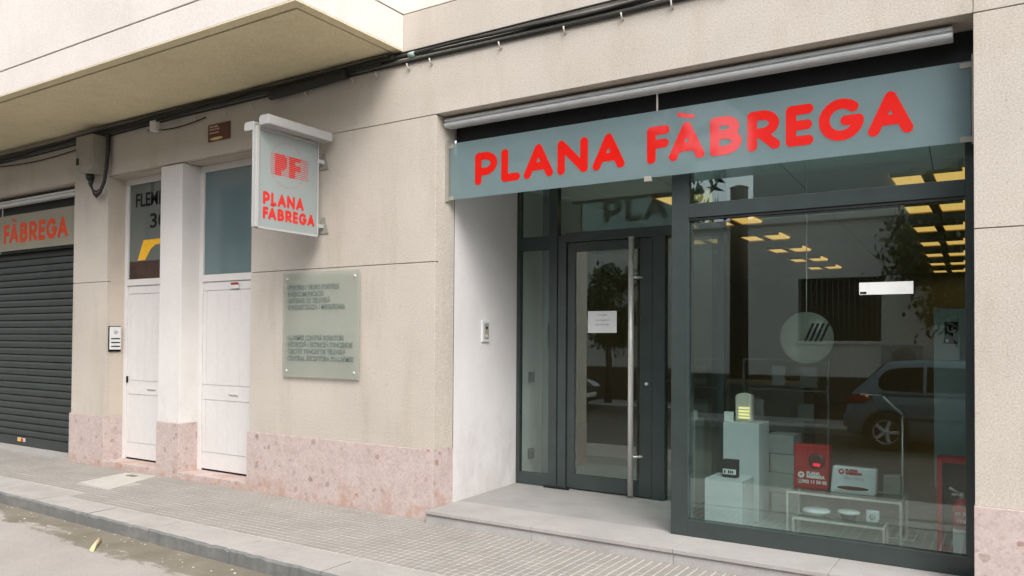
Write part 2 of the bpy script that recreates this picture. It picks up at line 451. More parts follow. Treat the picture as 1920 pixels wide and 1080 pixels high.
# lettering -----------------------------------------------------------------
def text_mesh(body, size, extrude=0.0006, align='LEFT', bold=0.0, squeeze=1.0, shear=0.0):
    c = bpy.data.curves.new('lettering', 'FONT')
    c.body = body; c.size = size; c.extrude = extrude; c.align_x = align; c.offset = bold; c.shear = shear
    c.resolution_u = 3
    o = bpy.data.objects.new('lettering', c)
    COL.objects.link(o)
    dg = bpy.context.evaluated_depsgraph_get(); dg.update()
    me = bpy.data.meshes.new_from_object(o.evaluated_get(dg))
    bpy.data.objects.remove(o); bpy.data.curves.remove(c)
    if squeeze != 1.0: me.transform(Matrix.Diagonal((squeeze, 1, 1, 1)))
    return me
FRONT = Matrix(((1, 0, 0), (0, 0, -1), (0, 1, 0)))        # text x -> +x, text y -> +z, faces -y
RIGHT = Matrix(((0, 0, 1), (1, 0, 0), (0, 1, 0)))         # text x -> +y, text y -> +z, faces +x
def place_text(me, loc, rot, mat, parent, name='lettering'):
    me.transform(Matrix.Translation(loc) @ rot.to_4x4())
    me.materials.clear(); me.materials.append(mat)
    o = link(name, me, parent)
    return o
def text_w(me):
    xs = [v.co.x for v in me.vertices]
    return min(xs), max(xs)

def print_line(parent, x0, x1, z, h, y, mat, seed=1):
    # a line of print too small to read: uneven little strokes on the sheet
    rnd = random.Random(seed); bm = new_bm(); x = x0
    while x < x1-h*0.4:
        wd = h*rnd.uniform(0.35, 0.7)
        hh = h*rnd.uniform(0.8, 1.0)
        box(bm, x, min(x+wd, x1), y-0.0003, y+0.0003, z, z+hh)
        x += wd + h*rnd.choice((0.18, 0.18, 0.2, 0.7))
    o = obj('print_line', bm, mat, parent); o['kind'] = 'stuff'
    return o
# rounded heavy capitals drawn as strokes with round ends
def arc(cx, cy, rx, ry, a0, a1, n=14):
    return [(cx+rx*math.cos(R(a0+(a1-a0)*i/n)), cy+ry*math.sin(R(a0+(a1-a0)*i/n))) for i in range(n+1)]
def glyph_strokes(ch, w, r):
    l, rt, b, t = r, w-r, r, 1-r
    m = w/2
    if ch == 'P': return [[(l, b), (l, t)], [(l, t)] + [(l+(rt-l)*0.45, t)] + arc(l+(rt-l)*0.45, (t+0.40)/2, (rt-l)*0.55, (t-0.40)/2, 90, -90) + [(l, 0.40)]]
    if ch == 'L': return [[(l, t), (l, b), (rt, b)]]
    if ch == 'A': return [[(l, b), (m, t), (rt, b)], [(l+(m-l)*0.34, 0.345), (rt-(rt-m)*0.34, 0.345)]]
    if ch == 'N': return [[(l, b), (l, t), (rt, b), (rt, t)]]
    if ch == 'F': return [[(l, b), (l, t), (rt, t)], [(l, 0.52), (rt-0.02, 0.52)]]
    if ch == 'E': return [[(rt, t), (l, t), (l, b), (rt, b)], [(l, 0.5), (rt-0.03, 0.5)]]
    if ch == 'B': return [[(l, b), (l, t)], [(l, t), (l+(rt-l)*0.4, t)] + arc(l+(rt-l)*0.4, (t+0.53)/2, (rt-l)*0.5, (t-0.53)/2, 90, -90) + [(l, 0.53)],
                          [(l, 0.53), (l+(rt-l)*0.42, 0.53)] + arc(l+(rt-l)*0.42, (0.53+b)/2, (rt-l)*0.58, (0.53-b)/2, 90, -90) + [(l, b)]]
    if ch == 'R': return [[(l, b), (l, t)], [(l, t), (l+(rt-l)*0.42, t)] + arc(l+(rt-l)*0.42, (t+0.44)/2, (rt-l)*0.54, (t-0.44)/2, 90, -90) + [(l, 0.44)], [(l+(rt-l)*0.36, 0.44), (rt, b)]]
    if ch == 'G': return [arc(m, 0.5, m-r, 0.5-r, 47, 360-12, 30) + [(rt-0.01, 0.47), (m+0.10, 0.47)]]
def contours(ch, w, r, accent=False):
    st = glyph_strokes(ch, w, r)
    h = 0.022
    top = 1.30 if accent else 1.06
    xs = np.arange(-0.06, w+0.06+h, h); ys = np.arange(-0.06, top+h, h)
    X, Y = np.meshgrid(xs, ys, indexing='ij')
    D = np.full(X.shape, 9.0)
    segs = [(a, b, r) for s in st for a, b in zip(s, s[1:])]
    if accent: segs.append(((w/2-0.20, 1.22), (w/2+0.16, 1.12), 0.055))
    for (ax, ay), (bx, by), rr in segs:
        dx, dy = bx-ax, by-ay
        L = dx*dx+dy*dy+1e-12
        t = np.clip(((X-ax)*dx+(Y-ay)*dy)/L, 0, 1)
        D = np.minimum(D, np.hypot(X-ax-t*dx, Y-ay-t*dy)-rr)
    D[np.abs(D) < 1e-6] = 1e-6
    edges = {}
    def pt(i, j, k, l):
        a, b = D[i, j], D[k, l]; t = a/(a-b)
        return ((i, j, k, l) if (i, j) < (k, l) else (k, l, i, j)), (X[i, j]+t*(X[k, l]-X[i, j]), Y[i, j]+t*(Y[k, l]-Y[i, j]))
    P = {}; adj = {}
    ni, nj = D.shape
    for i in range(ni-1):
        for j in range(nj-1):
            c = [(i, j), (i+1, j), (i+1, j+1), (i, j+1)]
            s = [D[q] < 0 for q in c]
            if all(s) or not any(s): continue
            cr = []
            for a in range(4):
                b = (a+1) % 4
                if s[a] != s[b]:
                    k, p = pt(*c[a], *c[b]); P[k] = p; cr.append(k)
            for a, b in ((cr[0], cr[1]),) if len(cr) == 2 else ((cr[0], cr[1]), (cr[2], cr[3])):
                adj.setdefault(a, []).append(b); adj.setdefault(b, []).append(a)
    loops = []; seen = set()
    for k in adj:
        if k in seen: continue
        loop = [k]; seen.add(k); cur = k
        while True:
            nx = [q for q in adj[cur] if q not in seen]
            if not nx: break
            cur = nx[0]; seen.add(cur); loop.append(cur)
        if len(loop) > 5: loops.append([P[q] for q in loop])
    return loops
GL = {}
def glyph_mesh(ch, w, r, accent, sx, sy, depth):
    key = (ch, round(w, 3), r, accent, round(sx, 4), round(sy, 4), depth)
    if key in GL: return GL[key].copy()
    c = bpy.data.curves.new('letter', 'CURVE'); c.dimensions = '2D'; c.fill_mode = 'BOTH'; c.extrude = depth/2
    for lp in contours(ch, w, r, accent):
        s = c.splines.new('POLY'); s.points.add(len(lp)-1)
        for q, p in zip(s.points, lp): q.co = (p[0]*sx, p[1]*sy, 0, 1)
        s.use_cyclic_u = True
    o = bpy.data.objects.new('letter', c); COL.objects.link(o)
    dg = bpy.context.evaluated_depsgraph_get(); dg.update()
    me = bpy.data.meshes.new_from_object(o.evaluated_get(dg))
    bpy.data.objects.remove(o); bpy.data.curves.remove(c)
    GL[key] = me
    return me.copy()
# left edge and width of every letter on the big fascia signs, in metres from the first P
NAME = [('P', 0.0, 0.235), ('L', 0.278, 0.192), ('A', 0.508, 0.287), ('N', 0.836, 0.282), ('A', 1.161, 0.281),
        ('F', 1.631, 0.183), ('A', 1.810, 0.278), ('B', 2.130, 0.234), ('R', 2.404, 0.231), ('E', 2.675, 0.185), ('G', 2.895, 0.289), ('A', 3.207, 0.271)]
def name_letters(parent, mat, x0, z0, cap, rot, at, depth, which=range(12), sx=1.0, xoff=0.0, name='letter', r=0.119):
    for i in which:
        ch, x, wd = NAME[i]
        me = glyph_mesh(ch, wd/0.295, r, i == 6, 0.295*sx, cap, depth)
        u = x0 + (x-xoff)*sx
        place_text(me, at(u, z0), rot, mat, parent, name)

# ------------------------------------------------------------------ ground
KS, K0 = -0.030, -1.50                    # kerb line: y = K0 + KS*(x+8.5)
def ky(x): return K0 + KS*(x+8.5)
ROAD_Z = -0.112
bm = new_bm(); box(bm, -70, 60, -9.2, -1.2, ROAD_Z-0.3, ROAD_Z); structure('road', bm, M['road'])
bm = new_bm(); box(bm, -70, 60, -60, -9.32, -0.4, 0.0); structure('far_pavement', bm, M['mortar'])
bm = new_bm(); box(bm, -70, 60, -9.32, -9.2, -0.4, 0.002); structure('far_kerb', bm, M['kerbtop'], 0.01)
# pavement: mortar bed, then square tiles each pressed with nine pads
bm = new_bm()
hexa(bm, [(-30, ky(-30)+0.3, -0.4), (8, ky(8)+0.3, -0.4), (8, 0.4, -0.4), (-30, 0.4, -0.4), (-30, ky(-30)+0.3, -0.006), (8, ky(8)+0.3, -0.006), (8, 0.4, -0.006), (-30, 0.4, -0.006)])
pave = structure('pavement', bm, M['kerbtop'])
T = 0.2
def tile_mesh():
    bm = new_bm()
    g = 0.0015
    box(bm, g, T-g, g, T-g, -0.02, -0.0035, 1)
    s = T/3
    for i in range(3):
        for j in range(3):
            x, y = i*s, j*s; a, b = 0.004, 0.0085
            p = [(x+a, y+a), (x+s-a, y+a), (x+s-a, y+s-a), (x+a, y+s-a)]
            q = [(x+b, y+b), (x+s-b, y+b), (x+s-b, y+s-b), (x+b, y+s-b)]
            v = [bm.verts.new((*c, -0.0035)) for c in p] + [bm.verts.new((*c, 0.0)) for c in q]
            bm.faces.new((v[4], v[5], v[6], v[7]))
            for k in range(4): bm.faces.new((v[k], v[(k+1) % 4], v[4+(k+1) % 4], v[4+k]))
    bmesh.ops.recalc_face_normals(bm, faces=bm.faces)
    me = bpy.data.meshes.new('tile'); bm.to_mesh(me); bm.free(); me.materials.append(M['tile']); me.materials.append(M['mortar'])
    return me
tme = tile_mesh()
spots = []
for i in range(-76, 8):
    for j in range(1, 8):
        x, y = i*T, -j*T-0.022
        if y < ky(x+0.2)+0.296: continue
        if -8.80 < x+0.1 < -8.0 and -0.82 < y+0.1 < -0.08 and abs((x+0.1+8.4) + 0.72*(y+0.1+0.42)*0.6) < 0.28: continue
        spots.append((x, y))
spots.sort(key=lambda p: (p[0]-CAM.x)**2 + (p[1]-CAM.y)**2 if p[0] < 0.25 else 1e6)
for x, y in spots[:300]:
    o = bpy.data.objects.new('tile', tme); COL.objects.link(o); o.parent = pave
    o.location = (x, y, random.uniform(-0.0012, 0.0012)); o.rotation_euler = (random.uniform(-.003, .003), random.uniform(-.003, .003), 0)
bm = new_bm()
for x, y in spots[300:]:
    n0 = len(bm.verts)
    bm.from_mesh(tme)
    bm.verts.ensure_lookup_table()
    dz = random.uniform(-0.0012, 0.0012)
    for v in bm.verts[n0:]: v.co += Vector((x, y, dz))
o = obj('tiles_far', bm, [M['tile'], M['mortar']], pave); o.name = 'tile_field'; o['kind'] = 'stuff'
# kerb: long stones, worn pale top and dark weathered face
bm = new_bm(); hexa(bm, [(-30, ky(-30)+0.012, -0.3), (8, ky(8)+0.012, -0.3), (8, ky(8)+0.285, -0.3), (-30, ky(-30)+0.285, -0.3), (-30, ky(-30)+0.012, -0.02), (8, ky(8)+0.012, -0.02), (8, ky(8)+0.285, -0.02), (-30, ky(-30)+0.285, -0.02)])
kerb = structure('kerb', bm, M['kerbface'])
xs = [-14.1, -13.05, -12.05, -11.05, -10.05, -9.1, -8.08, -7.08, -6.08, -5.0, -4.0, -3.0, -2.0, -1.0, 0.0, 1.0]
for a, b in zip(xs, xs[1:]):
    a += 0.005; b -= 0.005
    bm = new_bm()
    nseg = 18
    top = []; fr = []
    rows = []
    for k in range(nseg+1):
        x = a+(b-a)*k/nseg
        e = random.uniform(-0.005, 0.005); ez = random.uniform(-0.009, 0.001)*(2.2 if random.random() < 0.15 else 1)
        y = ky(x)
        rows.append([bm.verts.new(c) for c in ((x, y+random.uniform(-.003, .003), -0.29), (x, y+e-0.002, -0.012+ez), (x, y+0.014+e, 0.002+ez*0.4), (x, y+0.30, 0.002), (x, y+0.30, -0.29))])
    for p, q in zip(rows, rows[1:]):
        for k, mi in ((0, 1), (1, 1), (2, 0), (3, 0)):
            f = bm.faces.new((p[k], p[k+1], q[k+1], q[k])); f.material_index = mi
    bm.faces.new(rows[0][::-1]).material_index = 1; bm.faces.new(rows[-1]).material_index = 1
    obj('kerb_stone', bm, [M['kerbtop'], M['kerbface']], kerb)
# concrete patch with an iron access flap
patch = thing('access_cover', 'pale concrete access cover with small iron flap set in the pavement tiles', 'cover', (-8.4, -0.43, 0))
bm = new_bm()
pp = [(-8.80, -0.115), (-8.63, -0.77), (-7.97, -0.82), (-8.30, -0.05)]
hexa(bm, [(*p, -0.05) for p in (pp[0], pp[1], pp[2], pp[3])] + [(*p, 0.004) for p in (pp[0], pp[1], pp[2], pp[3])])
obj('slab', bm, M['patch'], patch)
bobj('flap', (-8.61, -8.47, -0.24, -0.17, 0.0, 0.010), M['iron'], patch, 0.003)
# litter
bm = new_bm(); tube(bm, [(-6.19, -1.985, ROAD_Z+0.016), (-6.30, -1.90, ROAD_Z+0.017), (-6.43, -1.79, ROAD_Z+0.016)], [0.019, 0.016, 0.020], 10)
tag(recentre(obj('stick', bm, M['stub'])), 'short pale wooden stick lying on the road near the kerb', 'stick')
for k in range(46):
    x = random.uniform(-8.6, -4.6); y = ky(x) - random.uniform(0.02, 0.34)**1.2
    bm = new_bm()
    s = random.uniform(0.004, 0.011)
    bmesh.ops.create_icosphere(bm, subdivisions=1, radius=s)
    for v in bm.verts: v.co = Vector((v.co.x*random.uniform(.7, 1.5), v.co.y*random.uniform(.7, 1.5), v.co.z*.5)) + Vector((x, y, ROAD_Z+s*.4))
    if k == 0: acc = bm
    else:
        me = bpy.data.meshes.new('t'); bm.to_mesh(me); bm.free(); acc.from_mesh(me); bpy.data.meshes.remove(me)
o = obj('gutter_grit', acc, M['patch']); o['kind'] = 'stuff'; o['label'] = 'pale grit scattered in the gutter along the kerb'

# ------------------------------------------------------------------ the building
B = thing('apartment_building', 'cream rendered building with pink stone base, two white doors and a glazed ground floor shop', 'building', (-6, 0.5, 0))
XL, XR = -20.0, 4.0
Z2, Z3, ZS = 2.29, 0.62, 4.24            # panel joint, top of stone base, balcony soffit
ZL = 3.605                                # lintel
JA, JB = -10.235, -9.47                   # first pier
CA, CB = -8.372, -7.965                   # white column
WA, WB = -6.77, -4.31                     # plaque wall
PA = -0.185                               # right pier
g = 0.0035
def panel(x0, x1, z0, z1, mat='render', y0=0.0, y1=0.05):
    return bobj('wall_panel', (x0, x1, y0, y1, z0, z1), M[mat], B, 0.003)
# core behind the panels (dark joint shows between them)
bm = new_bm()
box(bm, XL, XR, 0.009, 0.9, ZL+0.02, 6.4)
box(bm, WA+0.02, WB-0.02, 0.009, 0.27, -0.1, ZL+0.02)
box(bm, JA+0.02, JB-0.02, 0.009, 0.60, -0.1, ZL+0.02)
box(bm, PA+0.02, XR, 0.009, 0.60, -0.1, ZL+0.02)
obj('wall', bm, M['groove'], B)
# band above the openings
panel(XL, WB-0.0, ZL+g, 4.580); panel(WB, PA-g, ZL+g, 4.580); panel(PA, XR, ZL+g, 4.580)
panel(XL, -4.7, 4.588, 6.4, 'render_skylit'); panel(-4.7, XR, 4.588, 6.4, 'render_skylit')
# piers
panel(JA, JB, Z3, Z2-g); panel(JA, JB, Z2+g, ZL+g)
panel(WA, WB, Z3, Z2-g); panel(WA, WB, Z2+g, ZL-g)
panel(PA, XR, Z3, Z2-g); panel(PA, XR, Z2+g, ZL-g)
# reveals of the openings (plaster returns)
for nm, x0, x1, y1 in (('l', JB-0.05, JB, 0.30), ('r', WA, WA+0.05, 0.30), ('s', WB-0.05, WB, 0.28), ('a', JA, JA+0.05, 0.30), ('p', PA, PA+0.05, 0.30)):
    bobj('reveal', (x0, x1, 0.05, y1, Z3, ZL), M['render_warm'] if nm != 's' else M['render'], B, 0.002)
# soffits of the openings
bobj('lintel', (XL, JA, 0.05, 0.32, ZL+g, ZL+0.1), M['render_warm'], B)
bobj('lintel', (JB, WA, 0.05, 0.32, ZL+g-0.012, ZL+0.1), M['render_warm'], B)
bobj('lintel', (WB, PA, 0.05, 0.30, ZL+g, ZL+0.1), M['render_warm'], B)
# stone base
for x0, x1, y1 in ((JA-0.025, JB, 0.30), (WA-0.02, WB, 0.285), (PA-0.005, XR, 0.30)):
    bobj('stone_base', (x0, x1, -0.013, y1, -0.05, Z3), M['stone'], B, 0.004)
# column
bobj('column', (CA, CB, -0.004, 0.24, Z3, ZL-0.012), M['column'], B, 0.006)
bobj('stone_base', (CA-0.008, CB+0.008, -0.014, 0.24, -0.05, Z3), M['stone'], B, 0.004)
# thresholds
for x0, x1 in ((JB, CA-0.008), (CB+0.008, WA-0.02)):
    bobj('threshold', (x0, x1, -0.010, 0.34, -0.05, 0.075), M['stone'], B, 0.005)

# white doors -----------------------------------------------------------------
def entrance_door(x0, x1, y, hx, frosted):
    fr = new_bm(); fw = 0.07
    box(fr, x0, x0+fw, y, y+0.06, 0.075, 3.595); box(fr, x1-fw, x1, y, y+0.06, 0.075, 3.595)
    box(fr, x0+fw, x1-fw, y, y+0.06, 3.52, 3.595); box(fr, x0+fw, x1-fw, y-0.006, y+0.06, 2.245, 2.325)
    d = obj('entrance_door', fr, M['white'], B, 0.004)
    WORLD[d] = Vector((0, 0, 0))
    def sub(name, bm, mat, bev=0.0): return obj(name, bm, mat, d, bev)
    # leaf made of vertical boards with recessed joints
    a, b = x0+fw+0.004, x1-fw-0.004
    bm = new_bm(); box(bm, a, b, y+0.022, y+0.05, 0.098, 2.242); sub('door_leaf', bm, M['whitegroove'])
    rails = [(0.098, 0.286), (0.291, 0.885), (0.890, 1.058), (1.063, 2.140), (2.145, 2.242)]
    for k, (z0, z1) in enumerate(rails):
        if k in (1, 3):
            n = 6; s = (b-a-0.13)/n
            bm = new_bm(); box(bm, a, a+0.062, y+0.010, y+0.03, z0, z1); sub('door_stile', bm, M['white'], 0.0015)
            bm = new_bm(); box(bm, b-0.062, b, y+0.010, y+0.03, z0, z1); sub('door_stile', bm, M['white'], 0.0015)
            for q in range(n):
                bm = new_bm(); box(bm, a+0.065+q*s+0.0012, a+0.065+(q+1)*s-0.0012, y+0.0125, y+0.03, z0, z1); sub('board', bm, M['white'], 0.0012)
        else:
            bm = new_bm(); box(bm, a, b, y+0.010, y+0.03, z0, z1); sub('door_rail', bm, M['white'], 0.0015)
    bm = new_bm(); box(bm, a, b, y+0.02, y+0.028, 0.076, 0.097); sub('weather_strip', bm, M['black'])
    # letter slot bar
    bm = new_bm(); box(bm, hx-0.08, hx+0.08, y-0.004, y+0.011, 0.957, 0.977); sub('letter_slot', bm, M['steel'], 0.004)
    bm = new_bm(); box(bm, x0+fw, x1-fw, y+0.022, y+0.028, 2.325, 3.52); sub('transom_pane', bm, M['frost'] if frosted else M['darkglass'])
    return d, a
dl, a = entrance_door(JB, CA+0.1, 0.23, -8.87, False)
bm = new_bm(); box(bm, a+0.006, a+0.030, 0.222, 0.242, 1.03, 1.11); obj('lock', bm, M['black'], dl, 0.003)
dr, a = entrance_door(CB, WA+0.25, 0.23, -7.33, True)
bobj('door_backing', (JB-0.3, WA+0.6, 0.75, 0.8, -0.05, ZL+0.1), M['dark'], B)
# street name and number lettered on the left transom, yellow and brown shapes on the pane
x = None
me = text_mesh('FLEMING', 0.235, 0.0006, 'LEFT', 0.004)
a_, b_ = text_w(me); me.transform(Matrix.Diagonal((0.84/(b_-a_), 1, 1, 1)))
place_text(me, Vector((-9.285, 0.2488, 3.235)), FRONT, M['black'], dl)
me = text_mesh('30', 0.25, 0.0006, 'LEFT', 0.005)
a_, b_ = text_w(me); me.transform(Matrix.Diagonal((0.34/(b_-a_), 1, 1, 1)))
place_text(me, Vector((-8.985, 0.2488, 2.955)), FRONT, M['black'], dl)
pst = thing('motif', 'yellow chevron over dark red foot on left transom window', 'motif', (-8.9, 0.25, 2.33))
bm = new_bm()
prism(bm, [(-9.22, 2.56), (-9.10, 2.81), (-8.60, 2.812), (-8.60, 2.745), (-8.855, 2.742), (-8.95, 2.69), (-9.06, 2.56)], 'Y', 0.2490, 0.2505); obj('chevron', bm, M['yellow'], pst)
bobj('motif_foot', (-9.39, -8.36, 0.2492, 0.2507, 2.328, 2.55), M['foot'], pst)
o = bobj('notice_sticker', (-7.385, -7.25, 0.2215, 0.2235, 2.155, 2.222), M['paper']); tag(recentre(o), 'small white and red sticker under the frosted transom of the right white door', 'sticker')
bm = new_bm(); box(bm, -7.383, -7.252, 0.2200, 0.2212, 2.195, 2.220); o2 = obj('red_band', bm, M['redpanel']); o2.parent = o; o2.location = -o.location
WORLD[o] = o.location.copy()

# balcony -----------------------------------------------------------------------
BX, BY = -4.70, -1.285
bm = new_bm(); box(bm, XL, BX-0.015, BY+0.015, 0.0, ZS+0.022, 6.19)
bal = obj('balcony', bm, M['groove'], B); WORLD[bal] = Vector((0, 0, 0))
def bsub(name, ext, mat): return bobj(name, ext, M[mat], bal, 0.004)
ZG = 4.52
bsub('front_panel', (XL, BX, BY, BY+0.10, ZS+0.0125, ZG-0.007), 'render_skylit'); bsub('soffit_rim', (XL, BX-0.0005, BY+0.0005, BY+0.0995, ZS, ZS+0.012), 'soffit'); bsub('front_panel', (XL, BX, BY, BY+0.10, ZG+0.007, 6.2), 'render_skylit')
bsub('side_panel', (BX-0.10, BX, BY+0.1005, -0.001, ZS+0.0125, ZG+0.055), 'render_skylit'); bsub('soffit_rim', (BX-0.0995, BX-0.0005, BY+0.1005, -0.001, ZS, ZS+0.012), 'soffit'); bsub('side_panel', (BX-0.10, BX, BY+0.1005, -0.001, ZG+0.069, 6.2), 'render_skylit')
bsub('soffit', (XL, BX-0.124, BY+0.124, 0.0, ZS+0.001, ZS+0.03), 'soffit')

# entrance step and recess -----------------------------------------------------------
SX = [WB, -3.24, -2.05, -1.0, PA-0.004]
FZ = 0.11
def drift(y): return -0.045*(y-0.28)
bm = new_bm(); box(bm, WB, PA-0.005, -0.075, 0.05, -0.05, FZ-0.032)
step = obj('entrance_step', bm, M['riser'], B); WORLD[step] = Vector((0, 0, 0))
for k, (x0, x1) in enumerate(zip(SX, SX[1:])):
    q = 0.0015
    bobj('step_riser', (x0+q, x1-q, -0.098, -0.074, -0.03, FZ-0.030), M['riser'], step, 0.003)
    bobj('step_slab', (x0+q, x1-q, -0.115, 0.385, FZ-0.032, FZ), M['slab'], step, 0.004)
bobj('porch_floor', (-4.6, -2.05, 0.388, 1.7, 0.0, FZ-0.002), M['porch_shaded'], B)
# white side wall of the recess, running on behind the door line
bm = new_bm()
hexa(bm, [(WB+drift(.288), 0.288, 0.08), (WB+drift(2.1), 2.1, 0.08), (WB-0.4, 2.1, 0.08), (WB-0.4, 0.288, 0.08), (WB+drift(.288), 0.288, 3.3), (WB+drift(2.1), 2.1, 3.3), (WB-0.4, 2.1, 3.3), (WB-0.4, 0.288, 3.3)])
obj('recess_wall', bm, M['whitewall'], B)
bobj('joint_strip', (WB-0.06, WB-0.001, 0.2805, 0.2875, Z3-0.02, 3.3), M['black'], B)

# interior room ---------------------------------------------------------------------
IX0, IX1, IY1, IZ = -6.5, 0.35, 15.0, 3.2
bobj('interior_floor', (IX0, IX1, 0.42, IY1, 0.0, FZ-0.006), M['intfloor'], B)
bm = new_bm(); box(bm, IX0-0.1, IX0, 2.1, IY1, 0.1, IZ+0.2); box(bm, IX0, IX1, IY1, IY1+0.1, 0.1, IZ+0.2); box(bm, IX0-0.1, WB-0.3, 2.0, 2.1, 0.1, IZ+0.2)
obj('interior_wall', bm, M['intwall'], B)
bm = new_bm(); hexa(bm, [(-0.10, 0.62, 0.1), (0.3, 0.62, 0.1), (0.3, IY1, 0.1), (-0.75, IY1, 0.1), (-0.10, 0.62, IZ+.2), (0.3, 0.62, IZ+.2), (0.3, IY1, IZ+.2), (-0.75, IY1, IZ+.2)])
obj('interior_side_wall', bm, M['darkgreen'], B)
bm = new_bm(); box(bm, IX0, IX1, 0.45, IY1, IZ+0.012, IZ+0.06); ceil = obj('interior_ceiling', bm, M['ceilseam'], B); WORLD[ceil] = Vector((0, 0, 0))
for i in range(6):
    for j in range(8):
        y0 = 0.46+j*1.82; x0 = -6.45+i*1.19
        sh = -0.045*(y0-0.46); s2_ = -0.045*(y0+1.82-0.46)
        bm = new_bm()
        hexa(bm, [(x0+.006+sh, y0+.006, IZ), (x0+1.184+sh, y0+.006, IZ), (x0+1.184+s2_, y0+1.814, IZ), (x0+.006+s2_, y0+1.814, IZ), (x0+.006+sh, y0+.006, IZ+.01), (x0+1.184+sh, y0+.006, IZ+.01), (x0+1.184+s2_, y0+1.814, IZ+.01), (x0+.006+s2_, y0+1.814, IZ+.01)])
        obj('ceiling_panel', bm, M['ceil'], ceil)
# ceiling lights: two rows of square fittings with a pair of glowing slots
where = ['nearest the glass', 'second from the glass', 'third from the glass', 'fourth from the glass', 'fifth from the glass', 'sixth from the glass', 'farthest from the glass']
def ceiling_light(x, y, label):
    t = thing('ceiling_light', label, 'ceiling light', (x+0.3, y+0.3, IZ), 'lit ceiling lights inside the shop')
    bm = new_bm()
    for q in ((x, x+0.6, y-0.03, y), (x, x+0.6, y+0.6, y+0.63), (x+0.26, x+0.36, y, y+0.6)): box(bm, q[0], q[1], q[2], q[3], IZ-0.035, IZ-0.002)
    obj('housing', bm, M['gold'], t)
    for q in (x, x+0.36): bobj('diffuser', (q+0.004, q+0.256, y+0.003, y+0.597, IZ-0.02, IZ-0.006), M['lamp'], t)
for k in range(7):
    y = 2.72+1.86*k; dx = -0.043*(y-2.72)
    ceiling_light(-0.965+dx, y, 'glowing yellow twin ceiling light in the right hand row, ' + where[k])
for k in range(6):
    y = 2.6+1.84*k; dx = -0.036*(y-2.6)
    ceiling_light(-3.33+dx, y, 'glowing yellow twin ceiling light in the left hand row, ' + (where[k] if k < 5 else where[6]))

# shopfront --------------------------------------------------------------------------
bm = new_bm()
FY = 0.30
box(bm, -2.222, -2.085, FY, FY+0.13, FZ+0.001, 3.189)                 # corner post
sf = obj('shopfront', bm, M['frame'], B, 0.004); WORLD[sf] = Vector((0, 0, 0))
def fsub(name, ext, mat='frame', bev=0.003): return bobj(name, ext, M[mat], sf, bev)
fsub('bottom_rail', (-2.085, PA-0.004, FY, FY+0.08, FZ+0.001, 0.236))
fsub('cross_rail', (-2.085, -0.245, FY, FY+0.08, 2.545, 2.652))
fsub('cross_rail_lip', (-2.085, -0.245, FY+0.012, FY+0.06, 2.525, 2.5445), 'dark', 0)
fsub('stile', (-0.245, PA-0.004, FY, FY+0.08, 0.237, 3.189))
fsub('head_panel', (WB, PA-0.004, FY+0.004, FY+0.09, 3.19, ZL), 'dark', 0)
fsub('window_pane', (-2.085, -0.245, FY+0.035, FY+0.041, 0.236, 2.525), 'glass', 0)
fsub('upper_pane', (-2.085, -0.245, FY+0.035, FY+0.041, 2.652, 3.19), 'glass', 0)
# return pane between the corner post and the door line
def slant(name, x, y0, y1, z0, z1, t, mat):
    bm = new_bm(); a, b = x+drift(y0), x+drift(y1)
    hexa(bm, [(a-t, y0, z0), (a+t, y0, z0), (b+t, y1, z0), (b-t, y1, z0), (a-t, y0, z1), (a+t, y0, z1), (b+t, y1, z1), (b-t, y1, z1)])
    return obj(name, bm, M[mat], sf)
slant('side_rail', -2.15, 0.432, 1.448, FZ+0.001, 0.236, 0.03, 'frame')
slant('side_pane', -2.15, 0.432, 1.448, 0.237, 3.19, 0.003, 'glass')
DY = 1.45
fsub('post', (-2.28, -2.17, DY, DY+0.08, FZ, 3.19))
fsub('stile', (-4.46, -4.322, DY, DY+0.06, FZ, 3.19)); fsub('sidelight_rail', (-4.322, -3.97, DY, DY+0.06, FZ, 0.232)); fsub('sidelight_rail', (-4.322, -3.97, DY, DY+0.06, 2.525, 2.665))
fsub('sidelight_pane', (-4.322, -3.97, DY+0.03, DY+0.036, 0.232, 2.525), 'glass', 0); fsub('sidelight_pane', (-4.322, -3.97, DY+0.03, DY+0.036, 2.665, 3.19), 'glass', 0)
fsub('sidelight_inner_post', (-4.10, -3.98, DY+0.08, DY+0.16, FZ, 3.19))
fsub('post', (-3.97, -3.875, DY-0.012, DY+0.07, FZ, 3.19)); fsub('post', (-3.868, -3.775, DY-0.004, DY+0.07, FZ, 2.66))
fsub('cross_rail', (-3.775, -2.17, DY-0.01, DY+0.07, 2.585, 2.68)); fsub('transom_pane', (-3.875, -2.17, DY+0.03, DY+0.036, 2.68, 3.19), 'glass', 0)
fsub('door_stile', (-3.772, -3.685, DY+0.02, DY+0.07, FZ+0.012, 2.575)); fsub('door_rail', (-3.685, -2.975, DY+0.005, DY+0.06, FZ+0.012, 0.262)); fsub('door_rail', (-3.685, -2.975, DY+0.005, DY+0.06, 2.485, 2.575))
fsub('door_stile', (-2.975, -2.85, DY-0.006, DY+0.06, FZ+0.012, 2.575)); fsub('post', (-2.845, -2.722, DY-0.014, DY+0.07, FZ, 2.583))
fsub('door_pane', (-3.685, -2.975, DY+0.03, DY+0.036, 0.262, 2.485), 'glass', 0); fsub('fixed_pane', (-2.722, -2.28, DY+0.03, DY+0.036, FZ, 2.583), 'glass', 0)
fsub('pivot_plate', (-4.0, -3.72, DY-0.05, DY-0.013, FZ-0.001, FZ+0.012), 'black', 0)
bm = new_bm(); lathe(bm, (-2.90, DY-0.012, 1.19), [(0.001, -0.012), (0.016, -0.012), (0.016, 0.006)], 12, 'Y'); obj('lock_cylinder', bm, M['steel'], sf)
bm = new_bm(); tube(bm, [(-3.035, DY-0.075, 0.135), (-3.035, DY-0.075, 2.585)], 0.026, 14)
